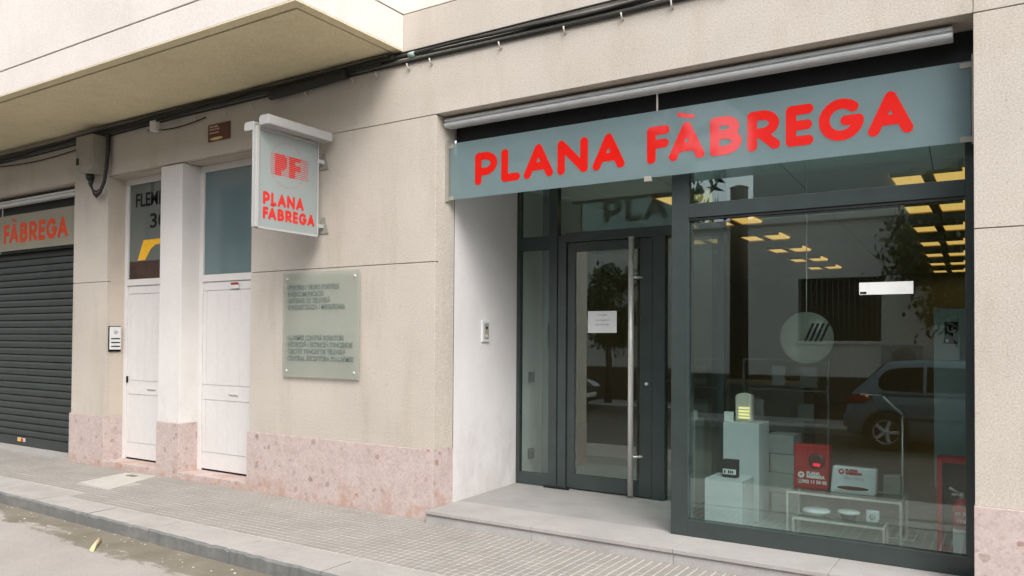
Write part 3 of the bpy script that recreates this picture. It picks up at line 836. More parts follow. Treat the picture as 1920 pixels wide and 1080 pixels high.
for z in (0.5, 2.2): tube(bm, [(-3.02, DY-0.07, z), (-2.95, DY+0.0, z)], 0.012, 8)
obj('pull_handle', bm, M['steel'], sf)

# ------------------------------------------------------------------ green roller shutter at the far left
SHX1 = JA
bm = new_bm(); box(bm, -14.6, SHX1+0.02, 0.40, 0.46, -0.05, ZL); rs = obj('roller_shutter', bm, M['dark'], B); WORLD[rs] = Vector((0, 0, 0))
p = 0.0985
def slat_mesh():
    bm = new_bm()
    prof = [(0.30, 0.0), (0.288, 0.006), (0.281, 0.03), (0.281, 0.062), (0.288, 0.086), (0.302, 0.0915), (0.318, 0.0915), (0.318, 0.0)]
    prism(bm, prof, 'X', -14.6, SHX1)
    bmesh.ops.recalc_face_normals(bm, faces=bm.faces)
    me = bpy.data.meshes.new('slat'); bm.to_mesh(me); bm.free(); me.materials.append(M['shutter'])
    return me
sme = slat_mesh()
for k in range(30):
    o = bpy.data.objects.new('slat', sme); COL.objects.link(o); o.parent = rs; o.location = (0, random.uniform(-.001, .001), 0.16+k*p)
bobj('bottom_bar', (-14.6, SHX1, 0.268, 0.32, 0.03, 0.155), M['shutter'], rs, 0.006)
bm = new_bm(); box(bm, -12.14, -11.93, 0.258, 0.269, 0.085, 0.14); lk = obj('lock_plate', bm, M['steel'], rs, 0.004)
bobj('lock_tag', (-12.11, -12.05, 0.252, 0.2585, 0.09, 0.135), M['yellow'], rs); bobj('lock_tag', (-12.03, -11.98, 0.252, 0.2585, 0.09, 0.135), M['redpanel'], rs)
bobj('ramp', (-14.6, SHX1-0.03, -0.006, 0.40, -0.05, 0.024), M['slab'], B, 0.005)
bobj('head_box', (-14.6, SHX1, 0.21, 0.40, 3.12, ZL), M['dark'], B)

# ------------------------------------------------------------------ fascia signs and roller boxes
def fascia(x0, x1, lx, zb, zt, y, lab, pm='panel', lm='red', lsx=1.0):
    t = thing('fascia_sign', lab, 'sign', ((x0+x1)/2, y, zb), 'long glass shop signs lettered in red')
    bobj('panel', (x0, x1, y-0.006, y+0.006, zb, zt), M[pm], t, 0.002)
    name_letters(t, M[lm], lx, zb+0.105, 0.285, FRONT, lambda u, z: Vector((u, y-0.0068, z)), 0.0014, sx=lsx)
    for xe, s in ((x0, 1), (x1, -1)):
        for z in (zb-0.012, zt-0.055):
            bm = new_bm(); box(bm, min(xe-0.012*s, xe+0.06*s), max(xe-0.012*s, xe+0.05*s), y-0.012, y-0.0065, z+0.010, z+0.045)
            obj('clamp', bm, M['boxgrey'], t)
        bobj('bracket', (min(xe-0.022*s, xe-0.005*s), max(xe-0.022*s, xe-0.005*s), y-0.045, y-0.005, zb-0.02, zt+0.03), M['boxgrey'], t, 0.003)
    for xe in (x0+(x1-x0)*0.488,):
        bm = new_bm(); tube(bm, [(xe, y, zt-0.002), (xe, y, ZL+0.01)], 0.008, 8); obj('hanger', bm, M['steel'], t)
    for xe in (x0+(x1-x0)*0.47,):
        bobj('clamp', (xe-0.03, xe+0.03, y-0.012, y+0.012, zb-0.03, zb+0.012), M['boxgrey'], t, 0.003)
    return t
fascia(WB+0.024, PA-0.02, -4.005, 2.862, 3.372, 0.18, 'long grey green glass sign with big red lettering hung across the open shop entrance')
fascia(-14.55, -10.255, -13.93, 2.835, 3.350, 0.15, 'grey glass sign with orange red lettering above the closed green shutter', 'panelwarm', 'redorange', 0.94)
def roller(x0, x1, y, z, lab):
    bm = new_bm()
    prof = [(y+0.045, z-0.042), (y-0.03, z-0.045), (y-0.052, z-0.035), (y-0.060, z-0.022), (y-0.056, z-0.010), (y-0.034, z-0.006), (y-0.032, z+0.004), (y-0.050, z+0.008), (y-0.053, z+0.022), (y-0.042, z+0.036), (y-0.02, z+0.042), (y+0.045, z+0.042)]
    prism(bm, prof, 'X', x0, x1)
    o = obj('awning_case', bm, M['alu'], None, 0.002)
    return tag(recentre(o), lab, 'awning', 'slim aluminium awning cases')
roller(WB+0.02, -0.30, 0.14, 3.548, 'slim ribbed aluminium awning case above the shop window sign')
roller(-14.5, SHX1-0.02, 0.13, 3.515, 'slim aluminium awning case above the closed green shutter')

# ------------------------------------------------------------------ projecting sign
PX = -5.70
ps = thing('projecting_sign', 'double sided grey sign with red PF emblem projecting from wall between lamps', 'sign', (PX, 0, 2.6))
bobj('panel', (PX-0.012, PX+0.012, -0.815, -0.105, 2.605, 3.478), M['panel2'], ps, 0.003)
bm = new_bm()
box(bm, PX-0.028, PX-0.002, -0.850, -0.815, 2.595, 3.49); box(bm, PX+0.004, PX+0.028, -0.850, -0.815, 2.595, 3.49); box(bm, PX-0.006, PX+0.008, -0.838, -0.815, 2.60, 3.485)
box(bm, PX-0.02, PX+0.02, -0.105, -0.09, 2.595, 3.49); box(bm, PX-0.02, PX+0.022, -0.815, -0.105, 2.585, 2.605); box(bm, PX-0.02, PX+0.022, -0.815, -0.105, 3.478, 3.49)
obj('frame', bm, M['alupaint'], ps, 0.003)
FX = PX+0.0125
at = lambda u, z: Vector((FX, u, z))
name_letters(ps, M['red'], -0.757, 2.811, 0.120, RIGHT, at, 0.003, range(5), 0.482/1.442, r=0.135)
name_letters(ps, M['red'], -0.757, 2.680, 0.112, RIGHT, at, 0.003, range(5, 12), 0.622/1.847, 1.631, r=0.135)
# emblem: thin ring, striped PF with speed lines
bm = new_bm(); n = 64
cc = Vector((FX+0.0008, -0.475, 3.205)); ra, rb = 0.208, 0.2062
A = [bm.verts.new(cc+Vector((0, ra*math.cos(2*math.pi*k/n), ra*math.sin(2*math.pi*k/n)))) for k in range(n)]
Bv = [bm.verts.new(cc+Vector((0, rb*math.cos(2*math.pi*k/n), rb*math.sin(2*math.pi*k/n)))) for k in range(n)]
for k in range(n): bm.faces.new((A[k], A[(k+1) % n], Bv[(k+1) % n], Bv[k]))
obj('emblem_ring', bm, M['red'], ps)
def inside_pf(u, v):
    """u,v in 0..1: columns of the slanted PF block"""
    if u < 0.45:
        u /= 0.45
        if u < 0.52: return True
        return v > 0.30 and u < (0.84 if v > 0.9 else 0.74 if v < 0.40 else 0.90 if v < 0.5 else 1.0)
    if u < 0.54: return False
    u = (u-0.54)/0.46
    if u < 0.48: return True
    return v > 0.80 or (0.36 < v < 0.60 and u < 0.94)
rows = 11
for k in range(rows):
    z = 3.300-(k+0.5)*(0.2/rows); hh = 0.2/rows
    v = 1-(k+0.5)/rows
    runs = []; cur = None
    for q in range(101):
        u = q/100
        on = inside_pf(u, v) if q < 100 else False
        if on and cur is None: cur = u
        if not on and cur is not None: runs.append((cur, u)); cur = None
    bm = new_bm()
    for u0, u1 in runs:
        y0, y1 = -0.625+0.312*u0, -0.625+0.312*u1
        box(bm, FX, FX+0.0015, y0, y1, z-hh*0.40, z+hh*0.40)
    box(bm, FX, FX+0.0010, -0.669, -0.220, z-hh*0.13, z+hh*0.13)
    obj('emblem_stripe', bm, M['red'], ps)
# lamp boxes and wall fixings
def lamp_box(x0, x1, z0, z1, y0, y1):
    bm = new_bm()
    prism(bm, [(x0+0.012, z0), (x1-0.004, z0), (x1, z0+0.012), (x1, z1-0.012), (x1-0.012, z1), (x0+0.02, z1), (x0, z1-0.02), (x0, z0+0.012)], 'Y', y0, y1)
    return bm
for x0, x1, z0, z1, nm in ((PX+0.035, PX+0.165, 3.505, 3.592, 'r'), (PX-0.165, PX-0.035, 3.475, 3.555, 'l')):
    obj('lamp_case', lamp_box(x0, x1, z0, z1, -0.83, -0.055), M['alupaint'], ps, 0.003)
bm = new_bm()
for yy in (-0.83, -0.10): tube(bm, [(PX-0.10, yy+0.03, 3.515), (PX, yy+0.03, 3.492), (PX+0.10, yy+0.03, 3.535)], 0.009, 8)
tube(bm, [(PX+0.02, -0.84, 3.497), (PX+0.02, -0.03, 3.497)], 0.006, 8)
obj('lamp_arm', bm, M['alupaint'], ps)
for z in (3.33, 2.70):
    bm = new_bm()
    box(bm, PX-0.012, PX+0.012, -0.09, -0.012, z-0.018, z+0.018)
    obj('fixing_arm', bm, M['alupaint'], ps)
    bm = new_bm(); prism(bm, [(PX-0.07, z-0.07), (PX+0.07, z-0.07), (PX+0.02, z+0.09), (PX-0.02, z+0.09)], 'Y', -0.012, -0.001)
    obj('wall_plate', bm, M['boxgrey'], ps)

# ------------------------------------------------------------------ things fixed to the wall
# green glass plaque
gp = thing('glass_plaque', 'square frosted green glass plaque with dark lettering on four standoffs', 'plaque', (-5.7, -0.03, 1.21))
bobj('glass', (-6.232, -5.183, -0.036, -0.028, 1.213, 2.258), M['plaqueglass'], gp, 0.002)
for x in (-6.17, -5.245):
    for z in (1.275, 2.196):
        bm = new_bm(); lathe(bm, (x, -0.02, z), [(0.001, -0.02), (0.013, -0.02), (0.013, 0.02)], 12, 'Y'); obj('standoff', bm, M['steel'], gp)
txt1 = ['· PORTERS I VIDEO PORTERS', '· INTERCOMUNICACIÓ', '· ANTENES DE TELEVISIÓ', '· SONORITZACIÓ I MEGAFONIA']
txt2 = ['· ALARMES CONTRA ROBATORI', '· DETECCIÓ I EXTINCIÓ D\'INCENDIS', '· CIRCUIT TANCAT DE TELEVISIÓ', '· CENTRAL RECEPTORA D\'ALARMES']
wid1, wid2 = [0.735, 0.53, 0.62, 0.82], [0.80, 0.92, 0.83, 0.93]
for tx, wd, z0, dz in ((txt1, wid1, 2.085, 0.0655), (txt2, wid2, 1.585, 0.068)):
    for k, (s, wv) in enumerate(zip(tx, wd)):
        me = text_mesh(s, 0.066, 0.0008, 'LEFT', 0.0022)
        a, b = text_w(me); me.transform(Matrix.Diagonal((wv/(b-a), 1, 1, 1)))
        place_text(me, Vector((-6.185, -0.0375, z0-k*dz)), FRONT, M['ink'], gp)
# maroon plaque
mp = thing('tourist_plaque', 'small maroon enamel plaque with pale lettering above the right white door', 'plaque', (-7.32, 0, 3.76))
bobj('plate', (-7.50, -7.13, -0.018, -0.001, 3.765, 3.955), M['maroon'], mp, 0.012)
for k, (z, x1, h) in enumerate(((3.915, -7.32, 0.022), (3.884, -7.29, 0.022), (3.848, -7.30, 0.017))):
    print_line(mp, -7.465, x1, z, h, -0.0190, M['print'], k+5)
bm = new_bm(); prism(bm, [(-7.46+0.22*(0.5-0.5*math.cos(t)), 3.79+0.016*math.sin(t)) for t in (2*math.pi*k/20 for k in range(20))], 'Y', -0.0205, -0.0182); obj('ellipse_mark', bm, M['gold'], mp)
# small white box, utility box with its loop of cable
o = bobj('junction_box', (-8.505, -8.385, -0.075, -0.001, 4.012, 4.135), M['column'], None, 0.006); tag(recentre(o), 'small pale square junction box under the cables above the left white door', 'junction box')
ub = thing('utility_box', 'tall grey utility box with hanging cable loop on the first pier', 'utility box', (-9.68, 0, 3.6))
bm = new_bm(); prism(bm, [(-9.87, 4.10), (-9.87, 3.70), (-9.80, 3.63), (-9.57, 3.63), (-9.50, 3.70), (-9.50, 4.10)], 'Y', -0.19, -0.002); obj('case', bm, M['boxgrey'], ub, 0.008)
bobj('cover', (-9.845, -9.525, -0.20, -0.188, 3.72, 4.08), M['boxgrey'], ub, 0.005)
bobj('latch', (-9.82, -9.78, -0.215, -0.199, 3.74, 3.82), M['cable'], ub, 0.003)
bm = new_bm(); lathe(bm, (-9.70, -0.10, 3.56), [(0.035, 0.0), (0.05, 0.03), (0.05, 0.08)], 14); obj('gland', bm, M['cable'], ub)
for k in range(4):
    bm = new_bm(); e = 0.018*k
    ctl = [(-9.71+e, -0.11+e*0.6, 3.59), (-9.69+e*0.8, -0.11, 3.50-e*0.3), (-9.63+e*0.4, -0.10, 3.43-e), (-9.57, -0.09, 3.405-e*1.3), (-9.50, -0.08, 3.43-e*0.9), (-9.45+e*0.5, -0.07, 3.53-e*0.5), (-9.425+e*0.8, -0.06, 3.70), (-9.42+e, -0.05, 3.90), (-9.44+e, -0.04, 4.12)]
    tube(bm, ctl, 0.012, 7); obj('cable', bm, M['cable'] if k != 1 else M['cablegrey'], ub)
# cable bundle running the whole length under the balcony and over the shop
cb = thing('cable_bundle', 'thick bundle of black and grey cables clipped along the wall under the balcony', 'cables', (-6, 0, 4.1))
def wav(x, s): return 0.5*math.sin(x*1.7+s)+0.3*math.sin(x*3.9+2*s)+0.2*math.sin(x*7.3+3*s)
specs = [(-0.014, 4.224, 0.009, 0.001, 'cable', 0.6, 0.0), (-0.040, 4.186, 0.013, 0.009, 'cable', 0.6, 1.0), (-0.030, 4.170, 0.012, 0.012, 'cable', 0.6, 1.0), (-0.026, 4.142, 0.014, 0.002, 'cablegrey', 0.6, 1.0), (-0.055, 4.178, 0.009, 0.016, 'cable', 0.6, 1.0), (-0.016, 4.122, 0.009, 0.002, 'cable', 0.6, 1.0),
         (-0.055, 4.185, 0.020, 0.012, 'cable', -4.75, 0), (-0.050, 4.155, 0.018, 0.012, 'cable', -4.9, 0), (-0.060, 4.205, 0.012, 0.014, 'cablegrey', -4.8, 0), (-0.065, 4.140, 0.011, 0.022, 'cable', -5.2, 0), (-0.03, 4.195, 0.016, 0.006, 'cable', -4.72, 0)]  # added cables below the balcony, standing in for shadow that thickens the bundle
for k, (y, z, r, amp, mt, xe, dr) in enumerate(specs):
    bm = new_bm()
    pts = []
    x = -15.0
    while x < xe:
        drop = -0.05*max(0, min(1, (-8.0-x)/3)) - 0.022*dr*max(0, min(1, (x+4.6)/2.0))
        pts.append((x, y+amp*wav(x, k*1.3+4)*0.7, min(z+drop+amp*wav(x, k*2.1), ZS-r-0.002 if x < BX+0.05 else 9)))
        x += 0.08
    tube(bm, pts, r, 7); obj('cable', bm, M[mt], cb)
bm = new_bm(); tube(bm, [(-4.60, -0.038, 4.178), (-4.53, -0.038, 4.177)], 0.024, 10); obj('tape', bm, mat_plain('pale_green_tape', (0.30, 0.42, 0.38), 0.5), cb)
bm = new_bm(); tube(bm, [(-6.42+q*0.09, -0.065, 4.095+0.003*q) for q in range(13)], 0.046, 12); obj('sleeve', bm, M['cable'], cb)
bm = new_bm(); tube(bm, [(-12.3+q*0.1, -0.03+0.0*q, 4.03-0.05*math.sin(math.pi*q/24)) for q in range(25)], 0.009, 6); obj('cable', bm, M['cable'], cb)
bm = new_bm(); tube(bm, [(-8.6+q*0.06, -0.03, 4.045-0.04*math.sin(math.pi*q/18)) for q in range(19)], 0.008, 6); obj('cable', bm, M['cable'], cb)
cl = None
for k, x in enumerate([-7.7, -7.2, -6.75, -5.95, -5.3, -5.0, -4.62, -4.36, -3.62, -3.0, -2.5, -2.1, -1.7]):
    bm = new_bm()
    zc = 4.10-0.035*max(0, min(1, (-4.6-x)/3.0))
    tube(bm, [(x, -0.001, zc-0.045), (x, -0.035, zc-0.03), (x, -0.045, zc+0.005)], 0.007, 6); obj('clip', bm, M['clip'], cb)
# intercoms
ip = thing('intercom_panel', 'slim white intercom panel with three name strips beside the left white door', 'intercom', (-9.46, 0.11, 1.43))
bobj('back_plate', (-9.4695, -9.452, 0.030, 0.187, 1.418, 1.738), M['black'], ip, 0.003)
bobj('face_plate', (-9.4515, -9.440, 0.036, 0.181, 1.445, 1.728), M['paper'], ip, 0.003)
for k in range(3): bobj('name_strip', (-9.4395, -9.437, 0.052, 0.165, 1.478+k*0.048, 1.492+k*0.048), M['black'], ip)
bm = new_bm(); lathe(bm, (-9.44, 0.108, 1.665), [(0.028, 0.0), (0.026, 0.003), (0.001, 0.003)], 16, 'X'); obj('speaker', bm, M['alupaint'], ip)
sx = WB+drift(0.82)
it = thing('door_entry_unit', 'small steel door entry unit on the white side wall of the shop entrance', 'intercom', (sx, 0.82, 1.57))
bobj('case', (sx-0.006, sx+0.018, 0.757, 0.888, 1.575, 1.790), M['alu'], it, 0.006)
bobj('faceplate', (sx+0.018, sx+0.023, 0.785, 0.862, 1.605, 1.760), M['boxgrey'], it, 0.003)
bm = new_bm(); lathe(bm, (sx+0.022, 0.823, 1.715), [(0.016, 0), (0.014, 0.004), (0.001, 0.004)], 14, 'X'); obj('camera_lens', bm, M['black'], it)
bobj('button', (sx+0.022, sx+0.027, 0.805, 0.842, 1.622, 1.650), M['steel'], it, 0.003)
for z, wd in ((1.20, 'upper'), (0.38, 'lower')):
    sxx = WB+drift(1.75)
    o = bobj('wall_socket', (sxx-0.004, sxx+0.035, 1.71, 1.80, z-0.055, z+0.055), M['black'], None, 0.006)
    tag(recentre(o), wd + ' black fitting on the white wall seen through the sidelight glass', 'wall fitting', 'black fittings behind the sidelight')
# notices on the glass
nt_ = thing('paper_notice', 'white paper notice taped inside the glass door', 'notice', (-3.39, DY+0.028, 1.674))
bobj('sheet', (-3.543, -3.231, DY+0.0275, DY+0.0295, 1.674, 1.888), M['paper'], nt_)
for k, (z, x0, x1, h) in enumerate(((1.842, -3.43, -3.33, 0.016), (1.792, -3.46, -3.30, 0.013), (1.748, -3.46, -3.30, 0.013))):
    print_line(nt_, x0, x1, z, h, DY+0.0270, M['greyink'], k)
st_ = thing('window_sticker', 'long white sticker with black corner mark on the shop window', 'sticker', (-0.71, FY+0.033, 1.924))
bobj('sheet', (-0.878, -0.545, FY+0.0325, FY+0.0345, 1.924, 2.008), M['paper'], st_)
bobj('corner_mark', (-0.872, -0.832, FY+0.0312, FY+0.0326, 1.929, 1.944), M['black'], st_)

# ------------------------------------------------------------------ window display
FD = FZ-0.006
def emblem(parent, x, y, z, s, mat, rot=FRONT):
    bm = new_bm(); n = 24
    pts = [(x+s*math.cos(2*math.pi*k/n), z+s*math.sin(2*math.pi*k/n)) for k in range(n)]
    prism(bm, pts, 'Y', y-0.001, y+0.001); return obj('emblem', bm, mat, parent)
def pedestal(x0, x1, y0, y1, z1, lab):
    bm = new_bm(); box(bm, x0, x1, y0, y1, FD, z1)
    return tag(recentre(obj('display_pedestal', bm, M['plinthwhite'], None, 0.004)), lab, 'pedestal', 'white display pedestals in the window')
pedestal(-2.062, -1.765, 0.62, 0.95, 0.508, 'low white display pedestal carrying a small black device')
pedestal(-2.063, -1.763, 1.10, 1.42, 0.915, 'tall white display pedestal carrying a cream siren')
dv = thing('alarm_keypad', 'small black alarm device with white label on low pedestal', 'alarm device', (-1.90, 0.79, 0.508))
bobj('case', (-1.961, -1.841, 0.75, 0.82, 0.508, 0.650), M['black'], dv, 0.006)
bobj('label_plate', (-1.955, -1.850, 0.7465, 0.7505, 0.535, 0.577), M['paper'], dv, 0.002)
print_line(dv, -1.945, -1.86, 0.543, 0.026, 0.7458, M['black'], 11)
sr = thing('alarm_siren', 'cream wall siren with lit yellow louvres standing on tall pedestal', 'siren', (-1.916, 1.22, 0.915))
bm = new_bm(); prism(bm, [(-1.984, 0.918), (-1.848, 0.918), (-1.848, 1.130)] + [(-1.916+0.068*math.cos(R(a)), 1.130+0.03*math.sin(R(a))) for a in range(10, 180, 20)] + [(-1.984, 1.130)], 'Y', 1.18, 1.26); obj('case', bm, M['cream'], sr, 0.008)
for k in range(4): bobj('louvre', (-1.955, -1.862, 1.170, 1.181, 0.945+k*0.027, 0.961+k*0.027), M['amber'], sr, 0.002)
o = bobj('small_card', (-2.07, -1.99, 1.15, 1.156, 0.917, 1.0), M['paper']); tag(recentre(o), 'small white card leaning beside cream siren on tall pedestal', 'card')
# stack of cartons
for k, (x0, x1, z0, z1) in enumerate(((-1.79, -1.56, 0.108, 0.27), (-1.83, -1.60, 0.274, 0.445), (-1.80, -1.57, 0.449, 0.610), (-1.83, -1.60, 0.614, 0.775))):
    o = bobj('carton', (x0, x1, 1.60, 1.90, z0, z1), M['card'], None, 0.006)
    tag(recentre(o), 'grey carton ' + ['at the bottom of the stack', 'second from the floor in the stack', 'third from the floor in the stack', 'topmost in the stack'][k] + ' behind the tall pedestal', 'carton', 'grey cartons stacked in the window')
lr = thing('leaflet_rack', 'tall dark leaflet rack with white leaflets deep inside the shop', 'rack', (-1.9, 2.75, FD))
bm = new_bm()
for q in ((-2.36, -2.34, 0.55, 1.42), (-1.53, -1.51, 0.55, 1.42), (-2.34, -1.53, 1.10, 1.115), (-2.34, -1.53, 0.77, 0.785), (-2.34, -1.53, 1.405, 1.42)): box(bm, q[0], q[1], 2.70, 2.72, q[2], q[3])
obj('rack_frame', bm, M['boxgrey'], lr)
for x in (-2.36, -1.53): bobj('leg', (x, x+0.02, 2.68, 2.74, FD, 0.55), M['boxgrey'], lr)
for k, (x, z, wd, hh) in enumerate(((-2.06, 1.16, 0.13, 0.19), (-1.78, 1.14, 0.16, 0.2), (-2.28, 0.82, 0.14, 0.18), (-1.80, 0.81, 0.15, 0.17))):
    bobj('leaflet', (x, x+wd, 2.688, 2.699, z, z+hh), (M['card'], M['boxgrey'])[k % 2], lr)
dk = thing('counter', 'low pale counter standing at the back of the shop', 'counter', (-3.2, 5.4, FD))
bobj('counter_top', (-4.1, -2.2, 5.0, 5.75, 1.02, 1.06), M['plinthwhite'], dk, 0.005)
bobj('counter_front', (-4.05, -2.25, 5.06, 5.70, FD, 1.02), M['card'], dk)
# glass tables
def glass_table(x0, x1, y0, y1, z, lab):
    t = thing('glass_table', lab, 'table', ((x0+x1)/2, (y0+y1)/2, FD), 'low glass display tables')
    bobj('glass_top', (x0+0.01, x1-0.01, y0+0.01, y1-0.01, z-0.010, z), M['clear'], t)
    bm = new_bm()
    for q in ((x0, x1, y0, y0+0.014), (x0, x1, y1-0.014, y1), (x0, x0+0.014, y0+0.014, y1-0.014), (x1-0.014, x1, y0+0.014, y1-0.014)): box(bm, q[0], q[1], q[2], q[3], z-0.026, z-0.011)
    obj('table_frame', bm, M['steel'], t)
    for x in (x0, x1-0.016):
        for y in (y0, y1-0.016): bobj('leg', (x, x+0.016, y, y+0.016, FD, z-0.026), M['steel'], t)
glass_table(-1.46, -0.66, 0.74, 1.15, 0.466, 'taller glass table on thin metal legs carrying two alarm boxes')
glass_table(-1.37, -0.745, 0.53, 0.725, 0.316, 'lower glass table on thin metal legs carrying three detectors')
rb = thing('red_alarm_box', 'red alarm box with glowing lens and white lettering on taller glass table', 'alarm box', (-1.30, 0.9, 0.467))
bobj('case', (-1.432, -1.172, 0.86, 0.96, 0.467, 0.805), M['redpanel'], rb, 0.01)
bm = new_bm(); lathe(bm, (-1.26, 0.858, 0.685), [(0.062, 0.004), (0.056, -0.010), (0.045, -0.014), (0.001, -0.014)], 24, 'Y'); obj('lens_ring', bm, M['maroon'], rb)
bobj('light_lens', (-1.285, -1.232, 0.840, 0.8445, 0.645, 0.668), M['redglow'], rb, 0.004)
bobj('inset', (-1.42, -1.335, 0.8565, 0.861, 0.63, 0.79), M['redpanel'], rb, 0.003)
emblem(rb, -1.375, 0.8585, 0.571, 0.024, M['paper'])
place_text(text_mesh('PF', 0.024, 0.0004, 'CENTER', 0.001), Vector((-1.375, 0.8570, 0.563)), FRONT, M['redpanel'], rb)
def box_text(parent, x, y, z, s, m1, m2):
    place_text(text_mesh('PLANA', s, 0.0004, 'LEFT', 0.002), Vector((x, y, z)), FRONT, m1, parent)
    place_text(text_mesh('FÀBREGA', s, 0.0004, 'LEFT', 0.002), Vector((x, y, z-s*0.85)), FRONT, m1, parent)
box_text(rb, -1.335, 0.8585, 0.577, 0.031, M['paper'], M['paper'])
place_text(text_mesh('902 11 50 02', 0.034, 0.0004, 'LEFT', 0.0015), Vector((-1.368, 0.8585, 0.510)), FRONT, M['paper'], rb)
place_text(text_mesh('☎', 0.034, 0.0004, 'LEFT'), Vector((-1.405, 0.8585, 0.511)), FRONT, M['paper'], rb)
wb_ = thing('white_alarm_box', 'white alarm box with red lettering and dark oval slot on taller glass table', 'alarm box', (-1.0, 0.86, 0.467))
bm = new_bm()
prism(bm, [(-1.155, 0.467), (-0.855, 0.467), (-0.838, 0.480), (-0.835, 0.652), (-0.842, 0.662), (-1.128, 0.666), (-1.138, 0.660)], 'Y', 0.81, 0.90); obj('case', bm, M['plinthwhite'], wb_, 0.010)
bm = new_bm(); prism(bm, [(-0.995+0.125*math.cos(t), 0.507+0.020*math.sin(t)) for t in (2*math.pi*k/24 for k in range(24))], 'Y', 0.803, 0.8095); obj('oval_rim', bm, M['paper'], wb_)
bm = new_bm(); prism(bm, [(-0.995+0.112*math.cos(t), 0.512+0.015*math.sin(t)) for t in (2*math.pi*k/24 for k in range(24))], 'Y', 0.800, 0.8028); obj('oval_slot', bm, M['maroon'], wb_)
emblem(wb_, -1.075, 0.8085, 0.630, 0.020, M['redpanel'])
place_text(text_mesh('PF', 0.02, 0.0004, 'CENTER', 0.001), Vector((-1.075, 0.8070, 0.623)), FRONT, M['paper'], wb_)
box_text(wb_, -1.045, 0.8085, 0.634, 0.027, M['redpanel'], M['redpanel'])
place_text(text_mesh('902 11 50 02', 0.025, 0.0004, 'LEFT', 0.0005), Vector((-1.055, 0.8085, 0.575)), FRONT, M['greyink'], wb_)
def disc(name, c, prof, mat, lab, cat):
    bm = new_bm(); lathe(bm, c, prof, 28); return tag(recentre(obj(name, bm, mat)), lab, cat)
o = disc('smoke_detector', (-1.215, 0.62, 0.317), [(0.055, 0.0), (0.060, 0.016), (0.092, 0.026), (0.098, 0.038), (0.094, 0.046), (0.001, 0.050)], M['plinthwhite'], 'wide white round detector at the left end of the lower glass table', 'detector')
o = disc('dark_detector', (-0.995, 0.62, 0.317), [(0.045, 0.0), (0.050, 0.030), (0.070, 0.045)], M['black'], 'round dark based detector with white cap in middle of lower glass table', 'detector')
bm = new_bm(); lathe(bm, (-0.995, 0.62, 0.3625), [(0.074, 0.0), (0.078, 0.008), (0.070, 0.016), (0.001, 0.018)], 28); cp = obj('cap', bm, M['plinthwhite'], None); cp.parent = o; cp.location = -o.location
cu = thing('square_sounder', 'small white square sounder at the right end of lower glass table', 'sounder', (-0.83, 0.62, 0.317))
bobj('case', (-0.878, -0.790, 0.60, 0.65, 0.317, 0.402), M['plinthwhite'], cu, 0.012)
bm = new_bm(); lathe(bm, (-0.834, 0.5985, 0.358), [(0.022, 0), (0.018, -0.004), (0.001, -0.004)], 12, 'Y'); obj('grille', bm, M['greyink'], cu)
o = bobj('grey_unit', (-0.815, -0.695, 1.0, 1.10, 0.467, 0.60), M['boxgrey'], None, 0.006); tag(recentre(o), 'grey box unit at the right end of the taller glass table', 'unit')
# tilted reading stand behind the table
rs_ = thing('tilted_stand', 'thin pole stand with tilted clear panel behind the taller glass table', 'stand', (-0.70, 1.2, FD))
bm = new_bm(); tube(bm, [(-0.705, 1.22, FD), (-0.705, 1.22, 1.03)], 0.008, 8); obj('pole', bm, M['steel'], rs_)
bm = new_bm(); hexa(bm, [(-1.0, 1.20, 1.185), (-0.70, 1.20, 1.035), (-0.70, 1.45, 1.035), (-1.0, 1.45, 1.185), (-1.0, 1.20, 1.195), (-0.70, 1.20, 1.045), (-0.70, 1.45, 1.045), (-1.0, 1.45, 1.195)]); obj('panel', bm, M['clear'], rs_)
bm = new_bm(); tube(bm, [(-1.0, 1.195, 1.19), (-0.85, 1.195, 1.185)], 0.006, 6); tube(bm, [(-0.84, 1.195, 1.18), (-0.70, 1.195, 1.045)], 0.009, 6); obj('edge_bar', bm, M['alupaint'], rs_)
bobj('foot', (-0.80, -0.62, 1.13, 1.31, FD, FD+0.012), M['steel'], rs_, 0.003)
# hanging disc
hd = thing('hanging_disc', 'round translucent disc with four dark stripes hanging on a wire in the window', 'hanging sign', (-1.27, 0.55, 1.43))
bm = new_bm(); lathe(bm, (-1.27, 0.55, 1.63), [(0.001, -0.004), (0.190, -0.004), (0.190, 0.004), (0.001, 0.004)], 40, 'Y'); obj('disc', bm, mat_frosted('disc_acrylic', (0.30, 0.33, 0.28), 0.72, 0.3, 0.2), hd)
bm = new_bm(); tube(bm, [(-1.27, 0.55, 1.82), (-1.27, 0.55, 3.19)], 0.003, 6); obj('wire', bm, M['steel'], hd)
for k in range(4):
    bm = new_bm(); x = -1.275+k*0.036
    prism(bm, [(x-0.014, 1.60), (x+0.004, 1.60), (x+0.062, 1.735), (x+0.044, 1.735)], 'Y', 0.5435, 0.5455); obj('stripe', bm, M['black'], hd)
# display board with a picture
db = thing('display_board', 'pale upright display board with a dark picture at the right of the window', 'board', (-0.36, 1.6, 0.44))
bobj('board', (-0.518, -0.20, 1.60, 1.64, 0.445, 1.872), mat_plain('board_pale_green', (0.34, 0.39, 0.36), 0.6), db, 0.004)
bobj('board_foot', (-0.46, -0.22, 1.606, 1.634, FD, 0.445), M['boxgrey'], db)
bobj('picture', (-0.444, -0.350, 1.588, 1.5995, 1.592, 1.764), M['black'], db, 0.003)
bm = new_bm(); box(bm, -0.435, -0.415, 1.585, 1.5885, 1.603, 1.628); tube(bm, [(-0.42, 1.586, 1.73), (-0.415, 1.586, 1.69), (-0.375, 1.586, 1.675), (-0.38, 1.586, 1.64)], 0.005, 6); obj('picture_detail', bm, M['paper'], db)
